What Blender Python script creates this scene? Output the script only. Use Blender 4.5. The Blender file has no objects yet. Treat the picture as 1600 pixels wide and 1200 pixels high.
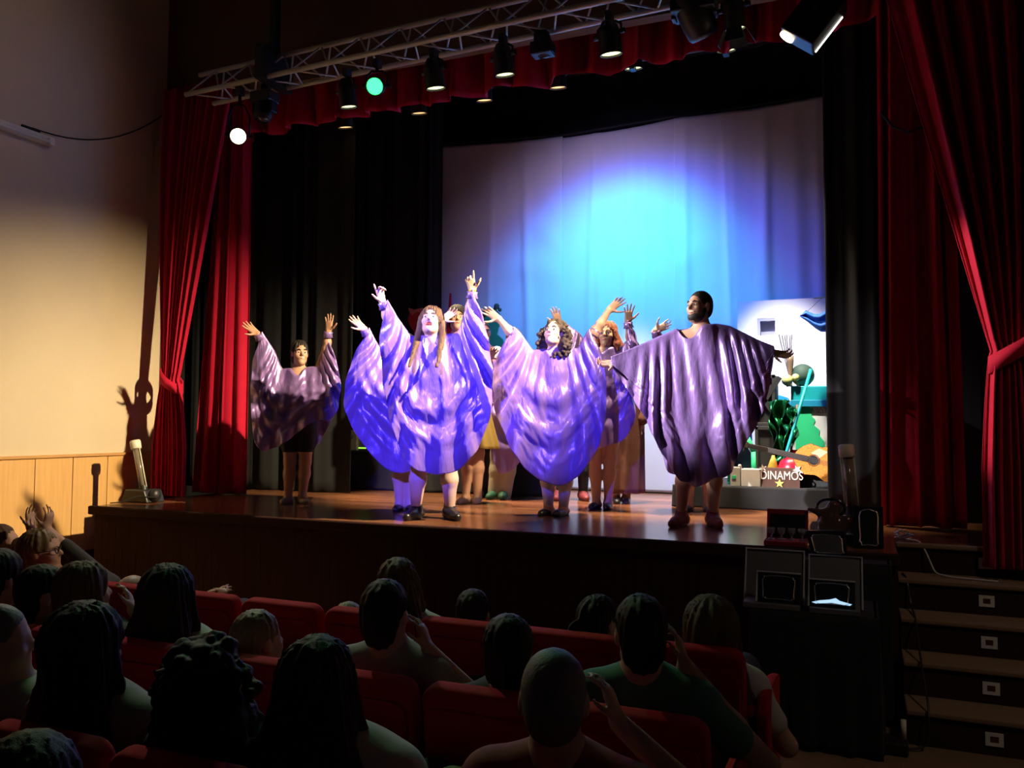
import bpy, bmesh, math, random
import numpy as np
from mathutils import Vector, Matrix

random.seed(7)
RNG = np.random.default_rng(7)
SC = bpy.context.scene
COL = SC.collection
V = Vector
R = math.radians

# ------------------------------------------------------------------ camera
F_PX, YAW, PITCH, ROLL = 1300.0, R(22.6), math.atan(64 / 1300), 0.007
CAM = V((0, 0, 1.71))
_f0 = V((-math.sin(YAW), math.cos(YAW), 0))
_r0 = V((math.cos(YAW), math.sin(YAW), 0))
FWD = _f0 * math.cos(PITCH) + V((0, 0, 1)) * math.sin(PITCH)
_up = _r0.cross(FWD)
RGT = _r0 * math.cos(ROLL) + _up * math.sin(ROLL)
UPV = _up * math.cos(ROLL) - _r0 * math.sin(ROLL)
cam_d = bpy.data.cameras.new('camera')
cam_d.sensor_width = 36
cam_d.lens = 36 * F_PX / 1600
cam_d.clip_start = 0.05
cam = bpy.data.objects.new('camera', cam_d)
COL.objects.link(cam)
cam.matrix_world = Matrix(((RGT.x, UPV.x, -FWD.x, CAM.x), (RGT.y, UPV.y, -FWD.y, CAM.y),
                           (RGT.z, UPV.z, -FWD.z, CAM.z), (0, 0, 0, 1)))
SC.camera = cam

# ------------------------------------------------------------------ world, exposure, house lights
wd = bpy.data.worlds.new('dark_hall')
SC.world = wd
wd.use_nodes = True
wd.node_tree.nodes['Background'].inputs[0].default_value = (0.55, 0.5, 0.62, 1)
wd.node_tree.nodes['Background'].inputs[1].default_value = 0.010
SC.view_settings.view_transform = 'Standard'
SC.view_settings.look = 'None'
SC.view_settings.exposure = 0.0
SC.view_settings.gamma = 1.0
SC.view_settings.use_curve_mapping = False
SC.cycles.use_denoising = True
SC.cycles.max_bounces = 5
SC.cycles.sample_clamp_indirect = 4.0


def spot(name, loc, target, energy, color, cone, blend=0.5, size=0.06, parent=None):
    d = bpy.data.lights.new(name, 'SPOT')
    d.energy, d.color = energy, color
    d.spot_size, d.spot_blend, d.shadow_soft_size = R(cone), blend, size
    o = bpy.data.objects.new(name, d)
    COL.objects.link(o)
    o.location = loc
    o.rotation_euler = (V(target) - V(loc)).to_track_quat('-Z', 'Y').to_euler()
    return o


# front-of-house spots out of view, inferred from the light on the cast
spot('house_spot', (-1.6, -1.5, 4.8), (-3.45, 6.2, 1.95), 6500, (0.10, 0.07, 1.0), 13.5, 0.5, 0.05)
spot('house_spot', (-1.2, -1.5, 4.8), (-2.42, 6.7, 1.85), 5200, (0.10, 0.07, 1.0), 9.5, 0.5, 0.05)
spot('house_spot', (-6.0, .9, 4.8), (-1.38, 6.43, 2.0), 9500, (1.0, 0.90, 0.90), 9.6, 0.6, 0.05)
spot('house_spot', (-6.7, 2.3, 4.9), (-2.3, 6.5, 2.55), 1700, (1.0, 0.92, 0.94), 20, 0.7, 0.05)
spot('aisle_fill', (2.6, 2.2, 5.5), (.9, 5.3, .5), 100, (1.0, .80, .62), 52, 1.0, 0.3)  # added fill with no fixture, lifts the dim steps and award table
spot('wall_fill', (-2.2, 4.6, 6.0), (-7.0, 3.6, 4.9), 90, (1.0, .72, .62), 66, 1.0, .2)  # added weak fill with no fixture, brightens the upper left wall
# cyan moving head and blue washes on the back cloth
spot('cyan_spot', (-2.3, 7.65, 4.75), (-2.45, 9.3, 3.2), 350, (0.0, 0.78, 1.0), 90, 1.0, 0.05)
spot('blue_spot', (-2.6, 7.65, 4.7), (-2.35, 9.3, 3.0), 640, (0.015, 0.08, 1.0), 112, 1.0, 0.1)


def ray(px, py):
    return FWD + RGT * ((px - 800) / F_PX) - UPV * ((py - 600) / F_PX)


def at(px, py, y=None, z=None, x=None, D=None):
    d = ray(px, py)
    if D is not None:
        return CAM + d * D
    if y is not None:
        return CAM + d * ((y - CAM.y) / d.y)
    if z is not None:
        return CAM + d * ((z - CAM.z) / d.z)
    return CAM + d * ((x - CAM.x) / d.x)


# ------------------------------------------------------------------ materials
MATS = {}


def mat(name, col, rough=0.6, metal=0.0, var=0.12, scale=8.0, bump=0.0, bscale=60.0, sheen=0.0, spec=0.5,
        emit=None, estr=0.0, stretch=(1, 1, 1), trans=0.0, aniso=0.0):
    if name in MATS:
        return MATS[name]
    m = bpy.data.materials.new(name)
    m.use_nodes = True
    nt = m.node_tree
    b = nt.nodes['Principled BSDF']
    b.inputs['Roughness'].default_value = rough
    b.inputs['Metallic'].default_value = metal
    b.inputs['Specular IOR Level'].default_value = spec
    if sheen:
        b.inputs['Sheen Weight'].default_value = sheen
        b.inputs['Sheen Tint'].default_value = (*[min(1, c * 1.6 + .1) for c in col], 1)
    if trans:
        b.inputs['Transmission Weight'].default_value = trans
    tc = nt.nodes.new('ShaderNodeTexCoord')
    mp = nt.nodes.new('ShaderNodeMapping')
    mp.inputs['Scale'].default_value = stretch
    nt.links.new(tc.outputs['Object'], mp.inputs[0])
    n = nt.nodes.new('ShaderNodeTexNoise')
    n.inputs['Scale'].default_value = scale
    n.inputs['Detail'].default_value = 5
    nt.links.new(mp.outputs[0], n.inputs['Vector'])
    mx = nt.nodes.new('ShaderNodeMix')
    mx.data_type = 'RGBA'
    mx.inputs[6].default_value = (*[c * (1 - var) for c in col], 1)
    mx.inputs[7].default_value = (*[min(1, c * (1 + var)) for c in col], 1)
    nt.links.new(n.outputs['Fac'], mx.inputs[0])
    nt.links.new(mx.outputs[2], b.inputs['Base Color'])
    if bump:
        n2 = nt.nodes.new('ShaderNodeTexNoise')
        n2.inputs['Scale'].default_value = bscale
        n2.inputs['Detail'].default_value = 3
        nt.links.new(mp.outputs[0], n2.inputs['Vector'])
        bp = nt.nodes.new('ShaderNodeBump')
        bp.inputs['Strength'].default_value = bump
        bp.inputs['Distance'].default_value = 0.01
        nt.links.new(n2.outputs['Fac'], bp.inputs['Height'])
        nt.links.new(bp.outputs[0], b.inputs['Normal'])
    if emit:
        b.inputs['Emission Color'].default_value = (*emit, 1)
        b.inputs['Emission Strength'].default_value = estr
    MATS[name] = m
    return m


def plank_mat(name, c1, c2, mortar, bw, bh, rough, rot=0.0, grain=(2, 40, 40)):
    m = bpy.data.materials.new(name)
    m.use_nodes = True
    nt = m.node_tree
    b = nt.nodes['Principled BSDF']
    b.inputs['Roughness'].default_value = rough
    tc = nt.nodes.new('ShaderNodeTexCoord')
    mp = nt.nodes.new('ShaderNodeMapping')
    mp.inputs['Rotation'].default_value = (0, 0, rot)
    nt.links.new(tc.outputs['Object'], mp.inputs[0])
    br = nt.nodes.new('ShaderNodeTexBrick')
    br.inputs['Color1'].default_value = (*c1, 1)
    br.inputs['Color2'].default_value = (*c2, 1)
    br.inputs['Mortar'].default_value = (*mortar, 1)
    br.inputs['Scale'].default_value = 1.0
    br.inputs['Brick Width'].default_value = bw
    br.inputs['Row Height'].default_value = bh
    br.inputs['Mortar Size'].default_value = 0.0015
    nt.links.new(mp.outputs[0], br.inputs['Vector'])
    m2 = nt.nodes.new('ShaderNodeMapping')
    m2.inputs['Scale'].default_value = grain
    nt.links.new(tc.outputs['Object'], m2.inputs[0])
    n = nt.nodes.new('ShaderNodeTexNoise')
    n.inputs['Scale'].default_value = 1.0
    n.inputs['Detail'].default_value = 6
    nt.links.new(m2.outputs[0], n.inputs['Vector'])
    rp = nt.nodes.new('ShaderNodeMapRange')
    rp.inputs['From Min'].default_value = 0.3
    rp.inputs['From Max'].default_value = 0.7
    rp.inputs['To Min'].default_value = 0.65
    rp.inputs['To Max'].default_value = 1.25
    nt.links.new(n.outputs['Fac'], rp.inputs['Value'])
    mx = nt.nodes.new('ShaderNodeMix')
    mx.data_type = 'RGBA'
    mx.blend_type = 'MULTIPLY'
    mx.inputs[0].default_value = 1.0
    nt.links.new(br.outputs['Color'], mx.inputs[6])
    nt.links.new(rp.outputs[0], mx.inputs[7])
    nt.links.new(mx.outputs[2], b.inputs['Base Color'])
    MATS[name] = m
    return m


def skin(name, col):
    m = mat(name, col, 0.5, var=0.06, scale=25, bump=0.05, bscale=150)
    m.node_tree.nodes['Principled BSDF'].inputs['Subsurface Weight'].default_value = 0.08
    m.node_tree.nodes['Principled BSDF'].inputs['Subsurface Radius'].default_value = (0.02, 0.008, 0.004)
    return m


# ------------------------------------------------------------------ objects
def tag(o, label=None, cat=None, group=None, kind=None):
    if label: o['label'] = label
    if cat: o['category'] = cat
    if group: o['group'] = group
    if kind: o['kind'] = kind
    return o


def empty(name, loc, label=None, cat=None, group=None, rz=0):
    o = bpy.data.objects.new(name, None)
    o.empty_display_size = 0.1
    COL.objects.link(o)
    o.location = loc
    o.rotation_euler = (0, 0, rz)
    return tag(o, label, cat, group)


def link(name, me, m, parent=None, base=None, smooth=True):
    """one mesh object; vertices in world space are moved to the parent's / base's origin"""
    off = V(base) if base is not None else (V(parent['_b']) if parent is not None and '_b' in parent else V((0, 0, 0)))
    if off.length:
        me.transform(Matrix.Translation(-off))
    for mm in (m if isinstance(m, (list, tuple)) else [m]):
        me.materials.append(mm)
    if smooth:
        me.polygons.foreach_set('use_smooth', [True] * len(me.polygons))
    me.update()
    o = bpy.data.objects.new(name, me)
    COL.objects.link(o)
    if parent is not None:
        o.parent = parent
    elif base is not None:
        o.location = base
    return o


def mesh(name, vs, fs):
    me = bpy.data.meshes.new(name)
    me.from_pydata([tuple(v) for v in vs], [], [tuple(f) for f in fs])
    me.update()
    return me


def frame(d):
    d = V(d).normalized()
    a = V((0, 0, 1)) if abs(d.z) < 0.95 else V((1, 0, 0))
    s = d.cross(a).normalized()
    return d, s, s.cross(d)


class MB:
    def __init__(self): self.v, self.f = [], []

    def add(self, vs, fs):
        n = len(self.v)
        self.v += [V(v) for v in vs]
        self.f += [[i + n for i in f] for f in fs]
        return self

    def box(self, lo, hi, mtx=None):
        a, b = V(lo), V(hi)
        vs = [V((x, y, z)) for x in (a.x, b.x) for y in (a.y, b.y) for z in (a.z, b.z)]
        if mtx is not None: vs = [mtx @ v for v in vs]
        return self.add(vs, [(0, 1, 3, 2), (4, 6, 7, 5), (0, 4, 5, 1), (2, 3, 7, 6), (0, 2, 6, 4), (1, 5, 7, 3)])

    def cyl(self, p0, p1, r0, r1=None, n=16, cap=True):
        return self.tube([p0, p1], [r0, r0 if r1 is None else r1], n, cap)

    def tube(self, pts, r, n=10, cap=True):
        pts = [V(p) for p in pts]
        if not isinstance(r, (list, tuple)): r = [r] * len(pts)
        vs, fs = [], []
        prev = None
        for i, p in enumerate(pts):
            t = (pts[min(i + 1, len(pts) - 1)] - pts[max(i - 1, 0)]).normalized()
            if prev is None: _, s, u = frame(t)
            else:
                s = (prev - t * prev.dot(t)).normalized()
                u = s.cross(t)
            prev = s
            for k in range(n):
                a = 2 * math.pi * k / n
                vs.append(p + (s * math.cos(a) + u * math.sin(a)) * r[i])
        for i in range(len(pts) - 1):
            for k in range(n):
                k2 = (k + 1) % n
                fs.append((i * n + k, i * n + k2, (i + 1) * n + k2, (i + 1) * n + k))
        if cap:
            fs.append(list(range(n))[::-1])
            fs.append([(len(pts) - 1) * n + k for k in range(n)])
        return self.add(vs, fs)

    def lathe(self, c, axis, prof, n=24):
        """prof: list of (radius, height along axis)"""
        d, s, u = frame(axis)
        vs, fs = [], []
        for r, h in prof:
            for k in range(n):
                a = 2 * math.pi * k / n
                vs.append(V(c) + d * h + (s * math.cos(a) + u * math.sin(a)) * max(r, 1e-4))
        for i in range(len(prof) - 1):
            for k in range(n):
                k2 = (k + 1) % n
                fs.append((i * n + k, i * n + k2, (i + 1) * n + k2, (i + 1) * n + k))
        fs.append(list(range(n))[::-1])
        fs.append([(len(prof) - 1) * n + k for k in range(n)])
        return self.add(vs, fs)

    def ell(self, c, r, n=16, mtx=None):
        if not isinstance(r, (list, tuple)): r = (r, r, r)
        vs, fs = [], []
        h = n // 2
        for i in range(h + 1):
            th = math.pi * i / h
            for k in range(n):
                a = 2 * math.pi * k / n
                p = V((r[0] * math.sin(th) * math.cos(a), r[1] * math.sin(th) * math.sin(a), r[2] * math.cos(th)))
                vs.append(V(c) + (mtx @ p if mtx is not None else p))
        for i in range(h):
            for k in range(n):
                k2 = (k + 1) % n
                fs.append((i * n + k, (i + 1) * n + k, (i + 1) * n + k2, i * n + k2))
        return self.add(vs, fs)

    def prism(self, poly, vec):
        """closed outline of 3-D points pushed along vec"""
        n = len(poly)
        vs = [V(p) for p in poly] + [V(p) + V(vec) for p in poly]
        fs = [list(range(n))[::-1], [n + k for k in range(n)]]
        for k in range(n):
            k2 = (k + 1) % n
            fs.append((k, k2, n + k2, n + k))
        return self.add(vs, fs)

    def build(self, name, m, parent=None, base=None, smooth=False, bevel=0.0, seg=2):
        me = mesh(name, self.v, self.f)
        bm = bmesh.new()
        bm.from_mesh(me)
        bmesh.ops.recalc_face_normals(bm, faces=bm.faces)
        bm.to_mesh(me)
        bm.free()
        o = link(name, me, m, parent, base, smooth)
        if bevel:
            md = o.modifiers.new('bevel', 'BEVEL')
            md.width, md.segments, md.limit_method = bevel, seg, 'ANGLE'
        return o


def thing(name, loc, label, cat, group=None):
    """an Empty at the thing's base; its parts are built in world space and parented to it"""
    o = empty(name, loc, label, cat, group)
    o['_b'] = tuple(loc)
    return o


def sub(o, part):
    """lets a mesh part take sub-parts built in world space"""
    part['_b'] = tuple(o['_b'])
    return part


def sheet(name, P, m, parent=None, base=None, solid=0.0, subd=0):
    """P: array (nu, nv, 3)"""
    nu, nv = P.shape[:2]
    idx = np.arange(nu * nv).reshape(nu, nv)
    fs = np.stack([idx[:-1, :-1], idx[1:, :-1], idx[1:, 1:], idx[:-1, 1:]], -1).reshape(-1, 4)
    me = mesh(name, P.reshape(-1, 3).tolist(), fs.tolist())
    o = link(name, me, m, parent, base, True)
    if solid:
        md = o.modifiers.new('solid', 'SOLIDIFY')
        md.thickness = solid
    if subd:
        md = o.modifiers.new('sub', 'SUBSURF')
        md.levels = md.render_levels = subd
    return o
# ------------------------------------------------------------------ the hall and the stage
SZ, SY, SXL, SXR = 0.95, 5.54, -6.42, 0.21     # stage height, front edge, left and right ends
PY = 6.85                                      # proscenium plane
WX = -7.0                                      # left wall
M_plaster = mat('plaster', (0.60, 0.50, 0.36), 0.9, var=0.10, scale=1.6, bump=0.15, bscale=25)
M_wain = mat('wainscot_wood', (0.62, 0.36, 0.13), 0.55, var=0.16, scale=3, stretch=(14, 14, 1))
M_rail = mat('rail_wood', (0.50, 0.27, 0.09), 0.5, var=0.2, scale=6)
M_brown = mat('brown_wood', (0.070, 0.034, 0.020), 0.6, var=0.2, scale=4, stretch=(10, 10, 1))
M_fascia = mat('fascia_wood', (0.036, 0.015, 0.013), 0.85, spec=.15, var=0.25, scale=5, stretch=(30, 30, 1))
M_black = mat('black_paint', (0.012, 0.012, 0.014), 0.9)
M_drape = mat('black_serge', (0.010, 0.011, 0.014), 0.95, var=0.2, scale=6, sheen=0.15)
M_stage = plank_mat('stage_boards', (0.15, 0.055, 0.026), (0.25, 0.105, 0.05), (0.02, 0.01, 0.006), 2.4, 0.11, 0.20, grain=(3, 60, 60))
M_carpet = mat('tan_carpet', (0.20, 0.12, 0.07), 0.95, var=0.2, scale=40, bump=0.4, bscale=300)
M_tread = mat('tread_carpet', (0.26, 0.165, 0.095), 0.9, var=0.2, scale=40, bump=0.4, bscale=300)
M_vel = mat('red_velvet', (0.46, 0.006, 0.036), 0.8, var=0.15, scale=10, sheen=0.35, spec=0.2)
M_white = mat('white_plastic', (0.72, 0.70, 0.64), 0.4)


def struct(name, mb, m, bevel=0.0):
    o = mb.build(name, m, bevel=bevel)
    o['kind'] = 'structure'
    return o


struct('floor', MB().box((-9, -3, -0.2), (5, SY + 3, 0)), M_carpet)
struct('wall_left', MB().box((WX - 0.2, -3, 0), (WX, PY, 8.0)), M_plaster)
struct('wall_right', MB().box((4.0, -3, 0), (4.2, 11, 8.0)), M_plaster)
struct('ceiling', MB().box((-9, -3, 8.0), (5, 11, 8.2)), M_brown)
wall_stage = MB().box((-9, 10.0, 0), (5, 10.2, 8)).box((-9, PY + .1, 0), (-8.8, 10, 8))
struct('wall_stage', wall_stage, M_black)
struct('wall_header', MB().box((WX, PY, 5.20), (4, PY + .12, 8.0)), mat('header_wood', (0.14, 0.075, 0.045), 0.7, var=.15, scale=3, stretch=(6, 6, 1)))
struct('wall_proscenium', MB().box((-9, PY, 0), (WX, PY + .12, 8.0)).box((1.7, PY, 0), (4.0, PY + .12, 5.2)), M_brown)

# wainscot planks, cap rail, brown skirting on the left wall
wb = MB()
yy = -3.0
while yy < PY - .01:
    y2 = min(yy + 0.40, PY)
    wb.box((WX, yy + .004, 0.46), (WX + 0.016, y2 - .004, 1.37))
    yy = y2
struct('trim_1', wb, M_wain, bevel=0.003)
struct('trim_2', MB().box((WX, -3, 1.37), (WX + 0.035, PY, 1.40)), M_rail, bevel=0.008)
struct('baseboard_left', MB().box((WX, -3, 0), (WX + 0.03, PY, 0.46)), M_brown)

# stage: boards, fascia of narrow upright slats, nosing
struct('floor_stage', MB().box((SXL, SY, SZ - .06), (SXR, 10, SZ)).box((SXR, 6.17, SZ - .06), (4, 10, SZ)), M_stage)
sf = MB()
xx = SXL
while xx < SXR - .01:
    sf.box((xx + .0012, SY + 0.04, 0), (min(xx + .085, SXR) - .0012, SY + .065, SZ - .07))
    xx += .085
sf.box((SXL, SY + .06, 0), (SXR, SY + .10, SZ - .07)).box((SXL, SY + .06, 0), (SXL + .03, 10, SZ - .07)).box((SXR - .03, SY + .06, 0), (SXR, 6.2, SZ - .07))
struct('wall_stage_front', sf, M_fascia)
struct('trim_3', MB().box((SXL - .03, SY - .02, SZ - .075), (SXR + .01, SY + .03, SZ + .002)), M_fascia, bevel=0.012)

# stairs at the right end of the stage
st = thing('stage_steps', (0.9, 5.1, 0), 'carpeted wooden steps with pale nosings climbing to the stage beside the award table', 'steps')
rb, tb = MB(), MB()
for k in range(1, 6):
    y0 = 5.07 + .266 * (k - 1)
    rb.box((SXR + .01, y0, .19 * (k - 1)), (3.9, y0 + .03, .19 * k - .03))
    if k < 5:
        tb.box((SXR + .01, y0 - .02, .19 * k - .03), (3.9, y0 + .27, .19 * k))
tb.box((SXR + .01, 6.11, SZ - .03), (3.9, 6.165, SZ))
rb.build('riser', M_fascia, st)
tb.build('tread', M_tread, st, bevel=0.008)
M_step_glow = mat('step_lamp_lens', (0.10, 0.03, 0.02), 0.3)
names = ['lowest', 'second', 'third', 'fourth', 'top']
for k, (px, py) in enumerate([(1553, 1127), (1548, 1049), (1545, 978), (1541, 915), (1540, 858)]):
    y0 = 5.07 + .266 * k
    p = at(px, py, y=y0)
    p.z = .19 * k + .085
    t = thing('step_light', (p.x, y0, p.z - .04), 'square white step light set in the %s stair riser' % names[k], 'light', 'stair riser lights')
    fr = MB().box((p.x - .042, y0 - .008, p.z - .034), (p.x + .042, y0 - .0005, p.z - .016)).box((p.x - .042, y0 - .008, p.z + .016), (p.x + .042, y0 - .0005, p.z + .034))
    fr.box((p.x - .042, y0 - .008, p.z - .016), (p.x - .02, y0 - .0005, p.z + .016)).box((p.x + .02, y0 - .008, p.z - .016), (p.x + .042, y0 - .0005, p.z + .016))
    fr.build('frame', M_white, t)
    MB().box((p.x - .02, y0 - .005, p.z - .016), (p.x + .02, y0 - .001, p.z + .016)).build('lens', M_step_glow, t)

# fluorescent tube on the left wall and its cable
t = thing('tube_light', (WX, 5.42, 4.33), 'unlit white fluorescent batten mounted high on the left plaster wall', 'light')
MB().box((WX + .001, 4.05, 4.29), (WX + .07, 5.45, 4.37)).build('housing', M_white, t, bevel=.012)
MB().cyl((WX + .095, 4.09, 4.31), (WX + .095, 5.36, 4.31), .016).build('tube', M_white, t, smooth=True)
MB().box((WX + .06, 5.36, 4.28), (WX + .115, 5.40, 4.345)).build('end_cap', M_white, t, bevel=.008)
MB().box((WX + .001, 5.15, 4.37), (WX + .02, 5.33, 4.41)).build('bracket', M_black, t)
pts = [V((WX + .012, 5.25 + (PY - 5.27) * s, 4.41 + .70 * s ** 2.2)) for s in np.linspace(0, 1, 14)]
tag(MB().tube(pts, .006, 6).build('cable', M_black, base=tuple(pts[0])), 'thin dark cable sagging along the plaster from the tube light to the corner', 'cable')


# ------------------------------------------------------------------ curtains
def pleats(u, n, seed):
    """irregular pleat profile over u in 0..1, about -1..1"""
    r = np.random.default_rng(seed)
    ph = 2 * np.pi * n * u + 1.3 * np.sin(2 * np.pi * u * 1.7 + r.uniform(0, 6)) + .8 * np.sin(2 * np.pi * u * 3.1 + r.uniform(0, 6))
    return np.sin(ph) * (0.75 + .25 * np.sin(2 * np.pi * u * 2.3 + r.uniform(0, 6))) + .25 * np.sin(2.3 * ph + 1)


def hang(name, x0, x1, y, z0, z1, n, amp, m, seed, parent=None, base=None, x0b=None, x1b=None, nu=220, nv=40, flare=0.0, zwave=0.0):
    u = np.linspace(0, 1, nu)[:, None]
    v = np.linspace(0, 1, nv)[None, :]
    x0b = x0 if x0b is None else x0b
    x1b = x1 if x1b is None else x1b
    w = pleats(u, n, seed)
    w2 = pleats(u, n * .62, seed + 50)
    X = (x0 + (x1 - x0) * u) * (1 - v) + (x0b + (x1b - x0b) * u) * v
    X = X + amp * .25 * np.cos(2 * np.pi * n * u) * v
    Y = y + amp * (w * (1 - .45 * v) + w2 * .6 * v) * (1 + flare * v)
    zb = z0 if not isinstance(z0, (list, tuple)) else np.interp(u, [q[0] for q in z0], [q[1] for q in z0])
    Z = z1 + (zb - z1) * v + 0 * u + zwave * w * v ** 4
    return sheet(name, np.stack([X, Y, Z], -1), m, parent, base, solid=.004)


# left pair: straight fall next to the opening and the swept, tied-back curtain
t = thing('stage_curtain', (-6.1, 6.98, SZ), 'red velvet curtain hanging straight at the left edge of the stage opening', 'curtain')
hang('drape', -6.42, -6.05, 7.06, SZ + .008, 5.3, 2.4, .085, M_vel, 3, t, x0b=-6.70, x1b=-5.985)


def tied(name, label, xt, xk, xb, y, zt, zk, zb, n, seed, inner, yk=None):
    """xt/xk/xb = x range at the top, at the tie, at the bottom; inner=+1 when the opening is at larger x"""
    yk = y if yk is None else yk
    t = thing(name, (sum(xb) / 2, yk, zb), label, 'curtain')
    nu, nv = 240, 110
    u = np.linspace(0, 1, nu)[:, None]
    z = np.concatenate([np.linspace(zt, zk, 70), np.linspace(zk, zb, 41)[1:]])
    nv = len(z)
    X = np.zeros((nu, nv)); Y = X.copy(); Z = X.copy()
    prof = pleats(u, n, seed)[:, 0]
    for j, zz in enumerate(z):
        if zz >= zk:
            s = (zt - zz) / (zt - zk)
            e = s ** 1.25
            a = xt[0] + (xk[0] - xt[0]) * (s ** (1.5 if inner > 0 else 1.05))
            b = xt[1] + (xk[1] - xt[1]) * (s ** (1.05 if inner > 0 else 1.5))
            yc = y + (yk - y) * s
        else:
            s = (zk - zz) / (zk - zb)
            e = 1 - min(1, s * 1.6)
            q = min(1, s * 1.8) ** .6
            a = xk[0] + (xb[0] - xk[0]) * q
            b = xk[1] + (xb[1] - xk[1]) * q
            yc = yk
        wid = abs(b - a)
        X[:, j] = a + (b - a) * u[:, 0]
        Y[:, j] = yc + prof * min(.075, .028 + .07 * wid) - .03 * e * np.sin(np.pi * u[:, 0])
        Z[:, j] = zz - .10 * e * (1 - np.abs(2 * u[:, 0] - 1)) * (1 if zz > zk + .05 else 0) * (s if zz > zk else 0)
    o = sheet('drape', np.stack([X, Y, Z], -1), M_vel, t, solid=.004)
    # tie band: a padded loop leading to the wall side
    mb = MB()
    cx, w = (xk[0] + xk[1]) / 2, abs(xk[1] - xk[0]) / 2 + .015
    N = 28
    ring = []
    for k in range(N):
        a = 2 * math.pi * k / N
        lx, ly = cx + w * math.cos(a), yk + .115 * math.sin(a)
        rise = .10 * (-inner) * math.cos(a) * .9
        ring.append((lx, ly, zk + rise))
    vs = []
    for p in ring:
        vs += [V(p) + V((0, 0, -.055)), V(p) + V((0, 0, .055))]
    fs = [(2 * k, 2 * ((k + 1) % N), 2 * ((k + 1) % N) + 1, 2 * k + 1) for k in range(N)]
    mb.add(vs, fs)
    b = mb.build('tie_band', M_vel, t, smooth=True)
    md = b.modifiers.new('solid', 'SOLIDIFY'); md.thickness = .018
    return t


tl = tied('stage_curtain', 'red velvet curtain swept back and tied beside the left wall', (-6.95, -5.95), (-6.68, -6.47), (-6.80, -6.35), 6.74, 5.3, 2.14, SZ + .008, 8, 11, 1, yk=6.60)
t = thing('stage_curtain', (.35, 6.85, SZ), 'red velvet curtain hanging straight at the right edge of the stage opening', 'curtain')
hang('drape', .17, .68, 7.06, SZ + .008, 5.3, 2.6, .10, M_vel, 21, t, x0b=.13, x1b=.76)
tr = tied('stage_curtain', 'red velvet curtain swept back and tied above the stage steps at right', (.13, 1.75), (.78, 1.06), (.72, 1.20), 6.50, 5.3, 2.20, .835, 9, 33, -1, yk=6.03)
hg = thing('stage_curtain', (1.6, 6.66, SZ), 'dark red side curtain behind the tied one at the far right', 'curtain')
hang('drape', 1.0, 2.3, 6.72, SZ + .008, 5.3, 8, .06, M_vel, 41, hg)
vt = thing('valance', (-2.9, 7.24, 4.7), 'pleated red velvet valance along the top of the stage opening', 'valance')
hem_ = [at(px, py, y=7.2) for px, py in ((250, 243), (398, 213), (530, 188), (663, 165), (850, 131), (1031, 98), (1200, 66), (1345, 36), (1500, 8))]
hang('drape', WX, 1.75, 7.2, [((p.x - WX) / (1.75 - WX), p.z + .01) for p in hem_], 5.6, 27, .085, M_vel, 55, vt, nu=900, nv=14, zwave=.03, flare=1.1)
pts = [at(1376, 175, y=6.35), at(1395, 198, y=6.33), at(1420, 207, y=6.33), at(1450, 195, y=6.34), at(1468, 165, y=6.4), at(1478, 110, y=6.42)]
tag(MB().tube(pts, .009, 8).build('cable', M_black, base=tuple(pts[0])), 'black cable looping across the top of the right tied curtain', 'cable')


def drape(label, x0, x1, y, n, amp, seed, z1=6.0, m=None, x0b=None, x1b=None):
    t = thing('black_drape', ((x0 + x1) / 2, y, SZ), label, 'drape', None)
    hang('cloth', x0, x1, y, SZ + .01, z1, n, amp, m or M_drape, seed, t, x0b=x0b, x1b=x1b)


drape('black wing drape just behind the left red curtain', -7.6, -5.12, 7.74, 9, .05, 5)
drape('black drape between the left wing drape and the white back cloth', -6.2, -4.72, 9.02, 5, .04, 6)
drape('black wing drape in front of the props at stage right', -.255, 2.0, 7.62, 7, .035, 7)
drape('wide black back drape above and behind the white cloth', -8.5, 3.5, 9.75, 24, .05, 8, z1=7.5)
bd = thing('black_border', (-2.8, 8.6, 5.6), 'black border cloth across the stage top in front of the white cloth', 'drape')
hang('cloth', -7.5, 2.0, 8.55, 5.55, 7.6, 18, .04, M_drape, 12, bd)


# white back cloth in three lengths, sagging at its top hem
def back_cloth(label, xa, xb, seed, zl, zr, folds, lay=0.0):
    nu, nv = 110, 130
    u = np.linspace(0, 1, nu)[:, None]
    v = np.linspace(0, 1, nv)[None, :]
    x = xa + (xb - xa) * u
    top = zl + (zr - zl) * u - .022 * np.sin(np.pi * u)
    Z = top + (SZ + .012 - top) * v
    r = np.random.default_rng(seed)
    Y = 9.32 + 0 * Z
    for _ in range(folds):
        c, w, a = r.uniform(0, 1), r.uniform(.02, .06), r.uniform(.008, .028)
        sl = r.uniform(-.10, .10)
        Y = Y - a * np.exp(-((u - c - sl * (v - .5)) / w) ** 2) * (.3 + .7 * np.sin(np.pi * np.clip(v * r.uniform(.7, 1.2), 0, 1)))
    for _ in range(3):                                   # sagging diagonal drags
        c, z0 = r.uniform(0.2, .8), r.uniform(.1, .6)
        Y = Y - .012 * np.exp(-((v - z0 - .35 * (u - c) ** 2) / .035) ** 2)
    Y = Y + .006 * np.sin(9 * u + 5 * v + seed)
    Y = Y + lay
    t = thing('back_cloth', ((xa + xb) / 2, 9.32, SZ), label, 'backdrop', 'white back cloths')
    sheet('cloth', np.stack([x + 0 * Z, Y, Z], -1), M_cloth, t, solid=.003)
    MB().cyl((xa, 9.34, zl + .02), (xb, 9.34, zr + .02), .015).build('batten', M_black, t)


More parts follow.
